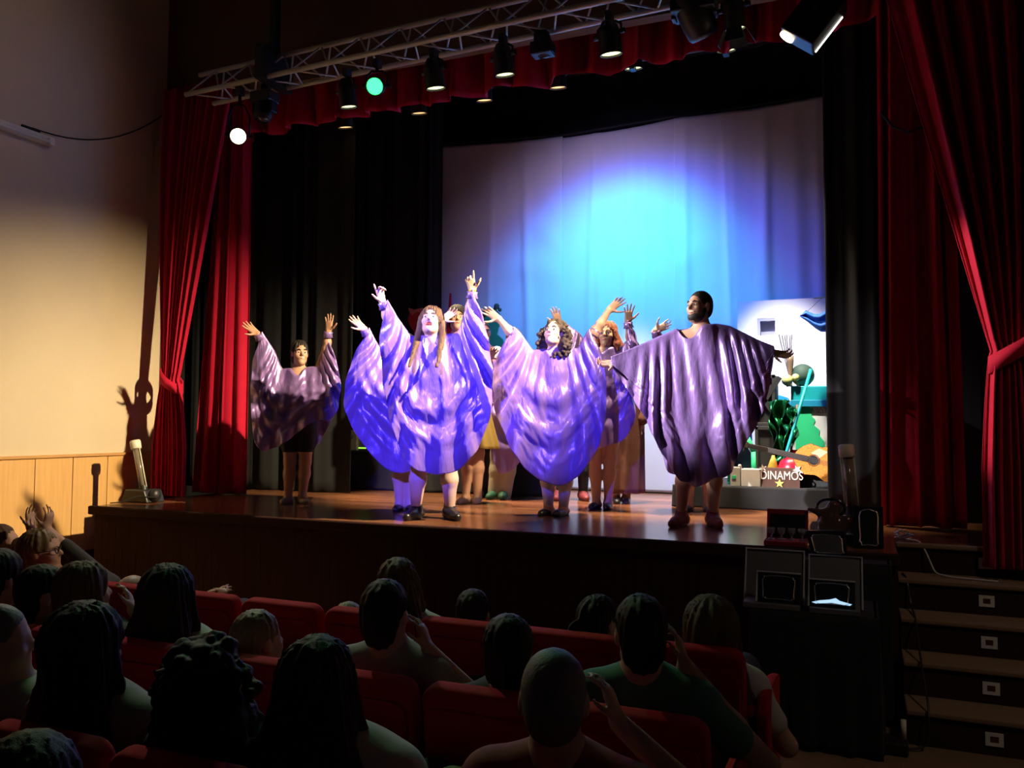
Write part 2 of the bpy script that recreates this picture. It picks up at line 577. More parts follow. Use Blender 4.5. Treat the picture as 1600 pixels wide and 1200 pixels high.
M_cloth = mat('white_cloth', (0.62, 0.60, 0.60), 0.9, var=0.04, scale=3)
zb_ = [at(px, py, y=9.32).z for px, py in ((676, 229), (888, 212), (1061, 182), (1062, 184), (1286, 150))]
back_cloth('white back cloth length at the left, beside the black drape', -4.98, -3.24, 1, zb_[0], zb_[1], 5)
back_cloth('middle length of white back cloth behind the singers', -3.28, -1.87, 2, zb_[1], zb_[2], 5, .05)
back_cloth('white back cloth length at the right, above the painted house flat', -1.90, -.28, 3, zb_[3], zb_[4], 9)
# ------------------------------------------------------------------ truss and stage lamps
M_alu = mat('truss_aluminium', (0.55, 0.53, 0.50), 0.42, metal=0.3, var=0.08)
M_can = mat('lamp_black', (0.014, 0.014, 0.016), 0.45, var=0.1)
M_steel = mat('steel', (0.35, 0.35, 0.36), 0.35, metal=0.9)


def glow(name, c, s):
    return mat(name, c, 0.4, emit=c, estr=s, var=0)


G_warm = glow('lamp_glow_warm', (1.0, 0.86, 0.55), 14)
G_rim = glow('lamp_glow_rim', (0.92, 1.0, 0.50), 1.7)
G_orange = glow('lamp_glow_amber', (1.0, 0.55, 0.22), 1.6)
G_green = glow('lamp_glow_green', (0.03, 1.0, 0.14), 5)
G_off = mat('lamp_glass_off', (0.03, 0.03, 0.035), 0.1)

# triangular truss, apex up; its left end hangs a touch further back
tA = at(290, 148, z=4.97)
tB = at(800, 34, z=4.97)
tdir = (tB - tA).normalized()
tL = 8.3
tn = V((-tdir.y, tdir.x, 0))
t = thing('lighting_truss', tuple(tA), 'long silver triangular lighting truss hung in front of the red valance', 'truss')
chords = [tA, tA + tn * .29 + tdir * .08, tA + tn * .145 + V((0, 0, .25)) + tdir * .03]
for c in chords:
    MB().cyl(c, c + tdir * tL, .024, n=14).build('chord', M_alu, t, smooth=True)
for (a, b, ph) in ((0, 2, 0), (1, 2, .5), (0, 1, .25)):
    mb = MB()
    n = 19
    for k in range(n):
        p = chords[a] + tdir * (tL * (k + ph * .5) / n)
        q = chords[b] + tdir * (tL * (k + .5 + ph * .5) / n)
        r_ = chords[a] + tdir * (tL * (k + 1 + ph * .5) / n)
        mb.cyl(p, q, .009, n=8)
        if (q - tA).dot(tdir) < tL - .3: mb.cyl(q, r_, .009, n=8)
    mb.build('lacing', M_alu, t, smooth=True)
for s in (1.0, 6.6):
    mb = MB()
    p = tA + tdir * s + tn * .145
    mb.box(p + V((-.05, -.22, -.03)), p + V((.05, .22, .30)))
    mb.box(p + V((-.035, -.035, .28)), p + V((.035, .035, 3.2)))
    mb.build('hanger', M_can, t)
# back pipe behind the valance
bp0, bp1 = V((-6.4, 7.52, 5.15)), V((1.2, 7.52, 5.15))
tag(MB().cyl(bp0, bp1, .025, n=12).build('lamp_pipe', M_can, base=tuple(bp0), smooth=True), 'black pipe behind the valance that carries the rear row of lamps', 'pipe')


def lamp(name, mouth, aim, length, rad, glow_m, label, group=None, hang_z=None, cat='stage light', petals=False, rim=0.9):
    """parabolic can: mouth centre in world space, pointing along aim"""
    mouth, d = V(mouth), V(aim).normalized()
    back = mouth - d * length
    piv = mouth - d * length * .6
    top = hang_z if hang_z is not None else piv.z + .22
    base = V((piv.x, piv.y, top))
    t = thing(name, tuple(base), label, cat, group)
    MB().lathe(back, d, [(.35 * rad, 0), (.6 * rad, .03 * length), (.86 * rad, .2 * length), (rad, .32 * length), (rad, length),
                         (.93 * rad, length), (.93 * rad, .75 * length), (.5 * rad, .7 * length)]).build('can', M_can, t, smooth=False, bevel=.002)
    MB().lathe(mouth - d * .03, d, [(.001, 0), (rad * .6, .004), (rad * rim, 0.010), (rad * rim, .014), (.001, .018)]).build('lens', glow_m, t, smooth=True)
    s = d.cross(V((0, 0, 1)))
    s = s.normalized() if s.length > .05 else V((1, 0, 0))
    w = rad + .018
    yk = [piv + s * w, piv + s * w + (base - piv) * .45, piv + s * w * .5 + (base - piv) * .72, piv - s * w * .5 + (base - piv) * .72, piv - s * w + (base - piv) * .45, piv - s * w]
    MB().tube(yk, .010, 8).build('yoke', M_can, t, smooth=True)
    cl = MB().cyl(piv + (base - piv) * .7, base, .016)
    cl.box(base + V((-.025, -.04, -.02)), base + V((.025, .04, .05)))
    cl.build('clamp', M_can, t)
    for q in (-1, 1): MB().cyl(piv + s * w * .9 * q, piv + s * (w + .03) * q, .02).build('knob', M_can, t)
    if petals:
        mb = MB()
        for k in range(4):
            a = math.pi / 2 * k
            _, s1, u1 = frame(d)
            e = s1 * math.cos(a) + u1 * math.sin(a)
            g = s1 * -math.sin(a) + u1 * math.cos(a)
            p = mouth + e * rad
            mb.prism([p - g * rad * .7, p + g * rad * .7, p + g * rad * .9 + d * .1 + e * .05, p - g * rad * .9 + d * .1 + e * .05], e * .003)
        mb.build('barn_door', M_can, t)
    return t, mouth, d


def tz(px, py, off=0.12):
    """a lamp mouth under the truss seen at that pixel"""
    # depth of the truss axis there
    d = ray(px, py)
    p0 = tA + tn * off
    k = (p0 - CAM).dot(tn) / d.dot(tn)
    return CAM + d * k


TZ = 4.885
# bright cross lamp at the left end
m_ = tz(372, 213, -.05)
tgt = V((.95, 6.0, 2.2))
lamp('par_lamp', m_, V((.55, -.72, -.35)), .20, .078, G_warm, 'blazing white lamp at the left end of the truss', 'truss lamps', TZ)
spot('cross_light', m_ + (tgt - m_).normalized() * .12, tgt, 2200, (1.0, .83, .70), 15, .5, .05)
spot('spill_light', m_ + V((.03, -.14, -.07)), (-3.0, 3.4, .8), 210, (1.0, .84, .7), 52, .9, .06)
# black moving heads
def moving(px, py, label, tilt=(0, .3, -1), s=1.0, off=.12, top=TZ):
    p = tz(px, py, off)
    d = V(tilt).normalized()
    base = V((p.x, p.y, top))
    t = thing('moving_head', tuple(base), label, 'stage light')
    MB().box(base + V((-.12 * s, -.09 * s, -.11)), base + V((.12 * s, .09 * s, .0))).box(base + V((-.03, -.03, -.01)), base + V((.03, .03, .08))).build('base', M_can, t, bevel=.015)
    for q in (-.125, .10): MB().box(p + V((q * s, -.045, -.05)), p + V(((q + .025) * s, .045, base.z - p.z - .10))).build('arm', M_can, t, bevel=.01)
    MB().lathe(p - d * .13 * s, d, [(.04, 0), (.08 * s, .02), (.095 * s, .08), (.095 * s, .19 * s), (.085 * s, .26 * s), (.07 * s, .28 * s)]).build('head', M_can, t, smooth=True)
    MB().lathe(p + d * .14 * s, d, [(.001, 0), (.062 * s, .006), (.062 * s, .014), (.001, .02)]).build('lens', G_off, t, smooth=True)
moving(413, 170, 'black moving head lamp beside the blazing lamp at the truss left end', (.2, -.5, -1), .95)
moving(848, 66, 'dark moving head lamp hanging between the third and fourth glowing cans', (.1, .3, -1), .78, off=.28)
moving(1085, 18, 'large dark moving head lamp hanging low near the truss right end', (.35, .5, -1), 1.35, top=TZ)
# green lamp
m_ = tz(585, 135, -.02)
lamp('par_lamp', m_, V((.30, -.85, -.42)), .18, .078, G_green, 'glowing green lamp on the truss, aimed at the audience', 'truss lamps', TZ)
spot('green_light', m_ + V((.03, -.12, -.06)), (-1.9, 2.2, .9), 110, (.25, 1.0, .35), 60, .8, .06)
# cans with lit mouths in front of the valance
for k, (px, py, r_, lab) in enumerate([(545, 168, .078, 'leftmost'), (681, 139, .085, 'second'), (789, 118, .082, 'third'), (955, 86, .088, 'fourth'), (1149, 46, .075, 'rightmost')]):
    m_ = tz(px, py, .14)
    lamp('par_can', m_, V((.05, .19, -1)), .26, r_, G_rim, 'black can lamp with lit mouth under the truss, %s of five' % lab, 'can lamps under the truss', TZ, petals=(k == 4), rim=.92)
# row behind the valance: only the lit mouths show
for k, (px, py, lab) in enumerate([(540, 200, 'under the first truss can'), (655, 178, 'just left of the second truss can'), (757, 158, 'left of the third truss can'), (872, 138, 'below the dark moving head'), (990, 108, 'right of the fourth truss can'), (1135, 80, 'left of the slanted flood lamp')]):
    m_ = at(px, py, y=7.52)
    lamp('par_can', m_, V((.0, .2, -1)), .26, .085, G_orange if k < 4 else G_rim, 'can lamp peeping out below the valance hem, %s' % lab, 'can lamps behind the valance', 5.06, rim=.92)
# slanted flood with a bright slot at the right end
m_ = tz(1232, 58, -.05)
t = thing('flood_lamp', tuple(m_ + V((.1, 0, .30))), 'slanted black flood lamp with bright slots at the truss right end', 'stage light')
d = V((-.62, -.05, -.78)).normalized()
w_ = V((.78, -.05, -.62)).normalized()
n_ = d.cross(w_).normalized()
Mx = Matrix(((w_.x, n_.x, -d.x, 0), (w_.y, n_.y, -d.y, 0), (w_.z, n_.z, -d.z, 0), (0, 0, 0, 1)))
Mx.translation = m_
MB().box((-.06, -.09, 0), (.20, .09, .36), Mx).build('housing', M_can, t, bevel=.012)
MB().cyl(Mx @ V((-.01, 0, .01)), Mx @ V((-.01, 0, -.012)), .052, n=20).build('lens', G_warm, t)
MB().box((.202, -.06, .02), (.208, -.045, .30), Mx).box((.09, -.096, .01), (.10, -.091, .20), Mx).build('slot', glow('slot_glow', (1, .95, .85), 3), t)
mbf = MB()
for k in range(7):
    mbf.box((-.05, -.097, .20 + .02 * k), (.03, -.091, .21 + .02 * k), Mx)
mbf.build('cooling_fins', M_steel, t)
MB().tube([Mx @ V((.07, -.11, .2)), m_ + V((.12, -.05, .33)), m_ + V((.12, .05, .33)), Mx @ V((.07, .11, .2))], .011, 8).build('yoke', M_can, t)
MB().box(m_ + V((.09, -.03, .31)), m_ + V((.15, .03, .48))).build('clamp', M_can, t)
L2 = m_ + d * .06
spot('cross_light', L2 + V((-.06, 0, -.03)), (-6.95, 6.05, .1), 3500, (1.0, .77, .44), 60, 1.0, .04)
# warm down light from the rear row of cans
for x_, e_ in ((-4.1, 1500), (-2.9, 1500), (-1.7, 1500), (-.7, 600)):
    spot('down_light', (x_, 7.5, 4.75), (x_ + .2, 7.7, .95), e_, (1.0, .78, .48), 44, .7, .08)
spot('down_light', (-2.4, 7.7, 4.8), (-2.3, 9.2, 1.05), 1100, (1.0, .84, .62), 40, .9, .08)
spot('prop_light', (-.9, 7.4, 4.8), (-.66, 8.9, 1.95), 1250, (1.0, .94, .88), 32, .7, .08)
spot('cloth_wash', (-2.7, 7.65, 4.85), (-2.6, 9.3, 3.6), 85, (.52, .44, 1.0), 120, .8, .1)
# ------------------------------------------------------------------ one-surface bodies from blended tapered limbs
class Sdf:
    def __init__(self, vox):
        self.vox, self.p = vox, []

    def cap(self, a, b, ra, rb=None, k=.03):
        self.p.append(('c', np.array(a, float), np.array(b, float), ra, ra if rb is None else rb, k)); return self

    def chain(self, pts, rs, k=.03):
        for i in range(len(pts) - 1): self.cap(pts[i], pts[i + 1], rs[i], rs[i + 1], k)
        return self

    def ell(self, c, r, M=None, k=.03):
        self.p.append(('e', np.array(c, float), np.array(r, float), np.eye(3) if M is None else np.array(M, float), 0, k)); return self

    def cut(self, c, r, M=None, k=.01):
        self.p.append(('s', np.array(c, float), np.array(r, float), np.eye(3) if M is None else np.array(M, float), 0, k)); return self

    def mesh(self, name, noise=None, smooth=1):
        h = self.vox
        lo, hi = np.full(3, 1e9), np.full(3, -1e9)
        bb = []
        for q in self.p:
            if q[0] == 'c':
                r = max(q[3], q[4])
                l, u = np.minimum(q[1], q[2]) - r, np.maximum(q[1], q[2]) + r
            else:
                e = np.sqrt(((q[3] * q[2][None, :]) ** 2).sum(1))
                l, u = q[1] - e, q[1] + e
            m = q[5] + 3 * h
            bb.append((l - m, u + m))
            if q[0] != 's':
                lo, hi = np.minimum(lo, l), np.maximum(hi, u)
        lo = lo - 5 * h
        n = np.ceil((hi - lo) / h).astype(int) + 6
        Fd = np.full(n, 1.0, np.float32)
        for q, (l, u) in zip(self.p, bb):
            i0 = np.clip(((l - lo) / h).astype(int), 0, n)
            i1 = np.clip(((u - lo) / h).astype(int) + 2, 0, n)
            if (i1 <= i0).any(): continue
            g = [lo[a] + h * np.arange(i0[a], i1[a]) for a in range(3)]
            X, Y, Z = g[0][:, None, None], g[1][None, :, None], g[2][None, None, :]
            if q[0] == 'c':
                a, ab = q[1], q[2] - q[1]
                L = max((ab ** 2).sum(), 1e-9)
                px, py, pz = X - a[0], Y - a[1], Z - a[2]
                t = np.clip((px * ab[0] + py * ab[1] + pz * ab[2]) / L, 0, 1)
                d = np.sqrt((px - t * ab[0]) ** 2 + (py - t * ab[1]) ** 2 + (pz - t * ab[2]) ** 2) - (q[3] + (q[4] - q[3]) * t)
            else:
                px, py, pz = X - q[1][0], Y - q[1][1], Z - q[1][2]
                M, r = q[3], q[2]                     # columns of M = local axes
                w = [px * M[0, j] + py * M[1, j] + pz * M[2, j] for j in range(3)]
                k0 = np.sqrt(sum((w[j] / r[j]) ** 2 for j in range(3)))
                k1 = np.sqrt(sum((w[j] / r[j] ** 2) ** 2 for j in range(3))) + 1e-9
                d = k0 * (k0 - 1) / k1
            sl = tuple(slice(i0[a], i1[a]) for a in range(3))
            f, k = Fd[sl], q[5]
            if q[0] == 's':
                d = -d
                hh = np.maximum(k - np.abs(f - d), 0) / k
                Fd[sl] = np.maximum(f, d) + hh * hh * k * .25
            else:
                hh = np.maximum(k - np.abs(f - d), 0) / k
                Fd[sl] = np.minimum(f, d) - hh * hh * k * .25
        if noise is not None:
            near = np.argwhere(np.abs(Fd) < 5 * h)
            P = lo + near * h
            Fd[tuple(near.T)] += noise(P).astype(np.float32)
        # surface nets
        S = Fd < 0
        C = [(a, b, c) for a in (0, 1) for b in (0, 1) for c in (0, 1)]
        sh = tuple(n - 1)
        cnt = np.zeros(sh, np.int8)
        for a, b, c in C: cnt += S[a:a + sh[0], b:b + sh[1], c:c + sh[2]]
        cells = np.argwhere((cnt > 0) & (cnt < 8))
        idx = np.full(sh, -1, np.int32)
        idx[tuple(cells.T)] = np.arange(len(cells))
        acc, num = np.zeros((len(cells), 3)), np.zeros(len(cells))
        vals = {c: Fd[tuple((cells + c).T)] for c in C}
        for c in C:
            for ax in range(3):
                if c[ax]: continue
                e = list(c); e[ax] = 1; e = tuple(e)
                f0, f1 = vals[c], vals[e]
                x = (f0 < 0) != (f1 < 0)
                t = np.where(x, f0 / np.where(x, f0 - f1, 1), 0)
                p = np.tile(np.array(c, float), (len(cells), 1))
                p[:, ax] += t
                acc[x] += p[x]; num[x] += 1
        vs = lo + h * (cells + acc / num[:, None])
        faces = []
        for ax in range(3):
            b, c = (ax + 1) % 3, (ax + 2) % 3
            s0 = [slice(None)] * 3; s1 = [slice(None)] * 3
            s0[ax], s1[ax] = slice(0, -1), slice(1, None)
            A, B = S[tuple(s0)], S[tuple(s1)]
            e = np.argwhere(A != B)
            ok = (e[:, b] > 0) & (e[:, c] > 0) & (e[:, b] < sh[b]) & (e[:, c] < sh[c])
            e = e[ok]
            flip = B[tuple(e.T)]
            q = []
            for db, dc in ((1, 1), (0, 1), (0, 0), (1, 0)):
                w = e.copy(); w[:, b] -= db; w[:, c] -= dc
                q.append(idx[tuple(w.T)])
            q = np.stack(q, 1)
            q[flip] = q[flip][:, ::-1]
            faces.append(q)
        fs = np.concatenate(faces)
        fs = fs[(fs >= 0).all(1)]
        for _ in range(smooth):
            s_, c_ = np.zeros_like(vs), np.zeros(len(vs))
            for i in range(4):
                a, b = fs[:, i], fs[:, (i + 1) % 4]
                for k in range(3):
                    s_[:, k] += np.bincount(a, vs[b, k], len(vs)) + np.bincount(b, vs[a, k], len(vs))
                c_ += np.bincount(a, minlength=len(vs)) + np.bincount(b, minlength=len(vs))
            vs = vs + .5 * (s_ / np.maximum(c_, 1)[:, None] - vs)
        me = bpy.data.meshes.new(name)
        me.vertices.add(len(vs)); me.vertices.foreach_set('co', vs.ravel())
        me.loops.add(fs.size); me.loops.foreach_set('vertex_index', fs.ravel().astype(np.int32))
        me.polygons.add(len(fs)); me.polygons.foreach_set('loop_start', np.arange(0, fs.size, 4, dtype=np.int32))
        me.update(calc_edges=True); me.validate()
        return me

    def build(self, name, m, parent=None, base=None, noise=None, smooth=1):
        return link(name, self.mesh(name, noise, smooth), m, parent, base, True)


def nrm(v):
    v = np.array(v, float)
    return v / max(np.linalg.norm(v), 1e-9)


def rotv(v, ax, a):
    ax = nrm(ax)
    return v * math.cos(a) + np.cross(ax, v) * math.sin(a) + ax * np.dot(ax, v) * (1 - math.cos(a))


def hand(S, W, d, n, side, curl=(.2, .25, .3, .35), spread=.13, thumb=.8, s=1.0, index=None):
    """palm and five fingers on Sdf S; W wrist, d finger direction, n palm normal, side=+1 thumb towards cross(n,d)"""
    W = np.array(W, float); f = nrm(d); n = nrm(np.array(n, float) - f * np.dot(n, f)); t = np.cross(n, f) * side
    for o, L in ((.026, .084), (.009, .090), (-.008, .086), (-.024, .076)):
        S.cap(W + f * .004 * s + t * o * .7 * s, W + f * L * s + t * o * s, .0135 * s, .0115 * s, .012)
    for i, (o, L) in enumerate(((.028, .074), (.0095, .082), (-.009, .076), (-.027, .058))):
        b = W + f * (.086, .092, .088, .078)[i] * s + t * o * s
        c = curl[i] if index is None or i else index
        dd = nrm(f + t * spread * (1.5 - i) * .9)
        ax = np.cross(dd, n)
        for j, (fr, r0, r1) in enumerate(((.45, .0092, .0084), (.30, .0084, .0078), (.25, .0078, .0064))):
            dd = rotv(dd, ax, c * (.7, 1.1, .9)[j])
            e = b + dd * L * fr * s
            S.cap(b, e, r0 * s, r1 * s, .004)
            b = e
    b = W + f * .022 * s + t * .022 * s
    dd = nrm(f * (1 - thumb * .55) + t * thumb + n * .25)
    e = b + dd * .042 * s
    S.cap(b, e, .0135 * s, .0105 * s, .012)
    dd = nrm(dd + f * .35)
    e2 = e + dd * .032 * s
    S.cap(e, e2, .0105 * s, .009 * s, .004)
    S.cap(e2, e2 + nrm(dd + f * .2) * .024 * s, .009 * s, .007 * s, .004)


def hframe(F, U):
    F = nrm(F); Rt = nrm(np.cross(F, U)); U = np.cross(Rt, F)
    return Rt, F, U


def head_sdf(S, c, F, U, s=1.0, fem=True, mouth_open=0.0):
    Rt, F, U = hframe(F, U)
    M = np.stack([Rt, F, U], 1)
    g = lambda x, y, z: c + (Rt * x + F * y + U * z) * s
    E = lambda p, r, k=.02: S.ell(g(*p), np.array(r) * s, M, k)
    E((0, -.012, .032), (.074, .094, .090))
    E((0, .022, -.035), (.058, .066, .080), .03)
    E((0, .055, -.094), (.026, .026, .022), .03)
    jw, br = (.038, .006) if fem else (.046, .011)
    for q in (-1, 1): S.cap(g(q * jw, .015, -.072), g(q * .009, .062, -.098), .018 * s, .015 * s, .03)
    for q in (-1, 1):
        E((q * .036, .062, -.028), (.025, .021, .023), .025)
        S.cap(g(q * .012, .080, .021), g(q * .045, .066, .020), br * s, br * s * .9, .02)
        E((q * .076, -.005, -.008), (.008, .020, .033), .012)
        S.cut(g(q * .031, .094, .000), np.array((.017, .014, .011)) * s, M, .010)
    S.cap(g(0, .083, .010), g(0, .104, -.022), .0075 * s, .0125 * s, .012)
    for q in (-1, 1): S.cap(g(q * .009, .092, -.026), g(q * .012, .085, -.026), .008 * s, .006 * s, .008)
    E((0, .078, -.056), (.024, .012, .009), .012)
    E((0, .076, -.066), (.020, .012, .008), .012)
    if mouth_open:
        S.cut(g(0, .092, -.062), np.array((.022, .022, .016)) * s * mouth_open, M, .006)
    return g, M


M_eyew = mat('eye_white', (.75, .74, .72), .2, var=.02)
M_dark = mat('eye_dark', (.02, .012, .01), .2)
M_lip = mat('lips', (.42, .09, .08), .4)
M_mouth = mat('mouth_dark', (.16, .02, .02), .5)


def face_parts(par, g, M, s, brow_m, open_=0.0, lip=True, smile=False):
    e = MB(); 
    Mt = Matrix(M.tolist())
    for q in (-1, 1): e.ell(g(q * .031, .074, .000), (.0145 * s, .012 * s, .0115 * s), 12, Mt)
    e.build('eyes', M_eyew, par, smooth=True)
    e = MB()
    for q in (-1, 1): e.ell(g(q * .031, .0825, .000), (.0075 * s, .005 * s, .0075 * s), 10, Mt)
    e.build('pupils', M_dark, par, smooth=True)
    e = MB()
    for q in (-1, 1): e.tube([g(q * .014, .0915, .023), g(q * .031, .090, .030), g(q * .050, .076, .023)], [.0035 * s, .005 * s, .0025 * s], 8)
    e.build('eyebrows', brow_m, par, smooth=True)
    if lip:
        e = MB()
        zz = .006 if smile else 0
        if open_:
            N = 14
            pts = [g(.024 * math.cos(2 * math.pi * k / N) * open_, .080, -.062 + .018 * math.sin(2 * math.pi * k / N) * open_) for k in range(N + 1)]
            e.tube(pts, .0048 * s, 8, False)
            e.build('lips', M_lip, par, smooth=True)
            MB().ell(g(0, .076, -.062), (.020 * s * open_, .008 * s, .014 * s * open_), 12, Mt).build('mouth', M_mouth, par, smooth=True)
        else:
            e.tube([g(-.026, .074, -.060 + zz), g(-.012, .087, -.058), g(0, .0895, -.060), g(.012, .087, -.058), g(.026, .074, -.060 + zz)], [.002 * s, .0055 * s, .006 * s, .0055 * s, .002 * s], 8)
            e.build('lips', M_lip, par, smooth=True)
            if smile:
                MB().tube([g(-.020, .0865, -.0565 + zz * .8), g(0, .0945, -.0585), g(.020, .0865, -.0565 + zz * .8)], [.002 * s, .0036 * s, .002 * s], 8).build('teeth', M_eyew, par, smooth=True)


def strand_noise(c, M, amp, n):
    """grooves that run down from the crown"""
    def f(P):
        q = (P - c) @ M
        a = np.arctan2(q[:, 0], q[:, 1])
        return amp * np.sin(n * a + 2.0 * np.sin(9 * q[:, 2]) + 3 * np.sin(3.1 * a)) + amp * .6 * np.sin(2.7 * n * a + 14 * q[:, 2])
    return f


def hair(par, c, F, U, s, style, m, vox=.006, length=.30, seed=1, fwd=(0, 0, 0), vol=1.0):
    Rt, F, U = hframe(F, U)
    M = np.stack([Rt, F, U], 1)
    g = lambda x, y, z: c + (Rt * x + F * y + U * z) * s
    S = Sdf(vox)
    r_ = np.random.default_rng(seed)
    dn = np.array((0, 0, -1.0))
    if style == 'short':
        S.ell(g(0, -.016, .044), np.array((.082, .098, .090)) * s * vol, M, .02)
        S.ell(g(0, -.062, -.025), np.array((.070, .046, .085)) * s * vol, M, .03)
        S.cut(g(0, .112, -.022), np.array((.085, .075, .092)) * s, M, .012)
        for q in (-1, 1): S.cut(g(q * .095, .03, -.035), np.array((.03, .040, .042)) * s, M, .01)
        nz = strand_noise(c, M, .0034, 20)
    elif style == 'buzz':
        S.ell(g(0, -.014, .034), np.array((.0765, .0965, .0915)) * s, M, .02)
        S.ell(g(0, -.06, -.02), np.array((.062, .042, .06)) * s, M, .03)
        S.cut(g(0, .115, -.015), np.array((.09, .085, .092)) * s, M, .012)
        for q in (-1, 1): S.cut(g(q * .095, .03, -.045), np.array((.034, .05, .05)) * s, M, .01)
        nz = strand_noise(c, M, .0008, 40)
    elif style in ('long', 'pony', 'bun'):
        S.ell(g(0, -.018, .042), np.array((.086, .102, .092)) * s * vol, M, .02)
        S.ell(g(0, -.060, -.02), np.array((.078, .058, .10)) * s * vol, M, .03)
        if style == 'long':
            b = g(0, -.07, -.04)
            for q in (-1, -.5, 0, .5, 1):
                p0 = g(q * .062, -.062 + .02 * abs(q), -.03)
                p1 = p0 + (dn * .55 * length - F * .03 + Rt * q * .045 * vol) * s
                p2 = p1 + (dn * .45 * length + Rt * q * .015 - F * .01) * s
                S.chain([p0, p1, p2], [.046 * s, .048 * s, .020 * s], .03)
            for q in (-1, 1):
                p0 = g(q * .074, .012, .02)
                p1 = p0 + (dn * .12 + F * .01 + Rt * q * .018 * vol) * s
                p2 = p0 + (dn * (length * .85) + F * .02 + Rt * q * .030 * vol) * s + np.array(fwd)
                S.chain([p0, p1, p2], [.026 * s, .028 * s, .012 * s], .02)
        elif style == 'pony':
            p0 = g(0, -.105, .03)
            S.chain([p0, p0 + (-F * .05 + dn * .03) * s, p0 + (-F * .05 + dn * .17) * s], [.022 * s, .032 * s, .012 * s], .015)
        else:
            S.ell(g(0, -.115, .055), np.array((.042, .036, .040)) * s, M, .01)
        S.cut(g(0, .112, -.030), np.array((.073, .072, .102)) * s, M, .012)
        S.cut(g(0, .10, .025), np.array((.055, .035, .062)) * s, M, .012)
        nz = strand_noise(c, M, .0048, 19)
    elif style == 'curly':
        for k in range(560):
            a, z = r_.uniform(0, 2 * math.pi), r_.uniform(-1, 1)
            x, y, zz = math.sin(a) * math.sqrt(1 - z * z), -math.cos(a) * math.sqrt(1 - z * z), z
            if y > .30 and abs(x) < .72 and zz < .72: continue
            rr = r_.uniform(.80, 1.05)
            wid = .125 + .055 * max(0, -zz)
            p = g(x * wid * rr * vol, -.02 + y * .115 * rr * vol, -.035 + zz * .145 * rr * vol - (.03 if zz < 0 else 0))
            S.ell(p, np.full(3, r_.uniform(.010, .020) * s), None, .006)
        S.ell(g(0, -.025, .035), np.array((.088, .10, .088)) * s, M, .02)
        for q in (-1, 1): S.ell(g(q * .085, -.04, -.09), np.array((.045, .055, .09)) * s, M, .03)
        S.ell(g(0, -.07, -.07), np.array((.08, .05, .10)) * s, M, .03)
        S.cut(g(0, .12, -.04), np.array((.062, .085, .105)) * s, M, .010)
        nz = lambda P: .0035 * np.sin(P[:, 0] * 260) * np.sin(P[:, 1] * 250 + 1) * np.sin(P[:, 2] * 270)
    return S.build('hair', m, par, noise=nz)


# ------------------------------------------------------------------ draped satin: a small position-based cloth
def resample(pts, n):
    P = np.array(pts, float)
    L = np.r_[0, np.cumsum(np.linalg.norm(np.diff(P, axis=0), axis=1))]
    t = np.linspace(0, L[-1], n)
    return np.stack([np.interp(t, L, P[:, k]) for k in range(3)], 1)


def smooth_poly(P, it=3):
    for _ in range(it):
        P = P.copy()
        P[1:-1] = .25 * P[:-2] + .5 * P[1:-1] + .25 * P[2:]
    return P


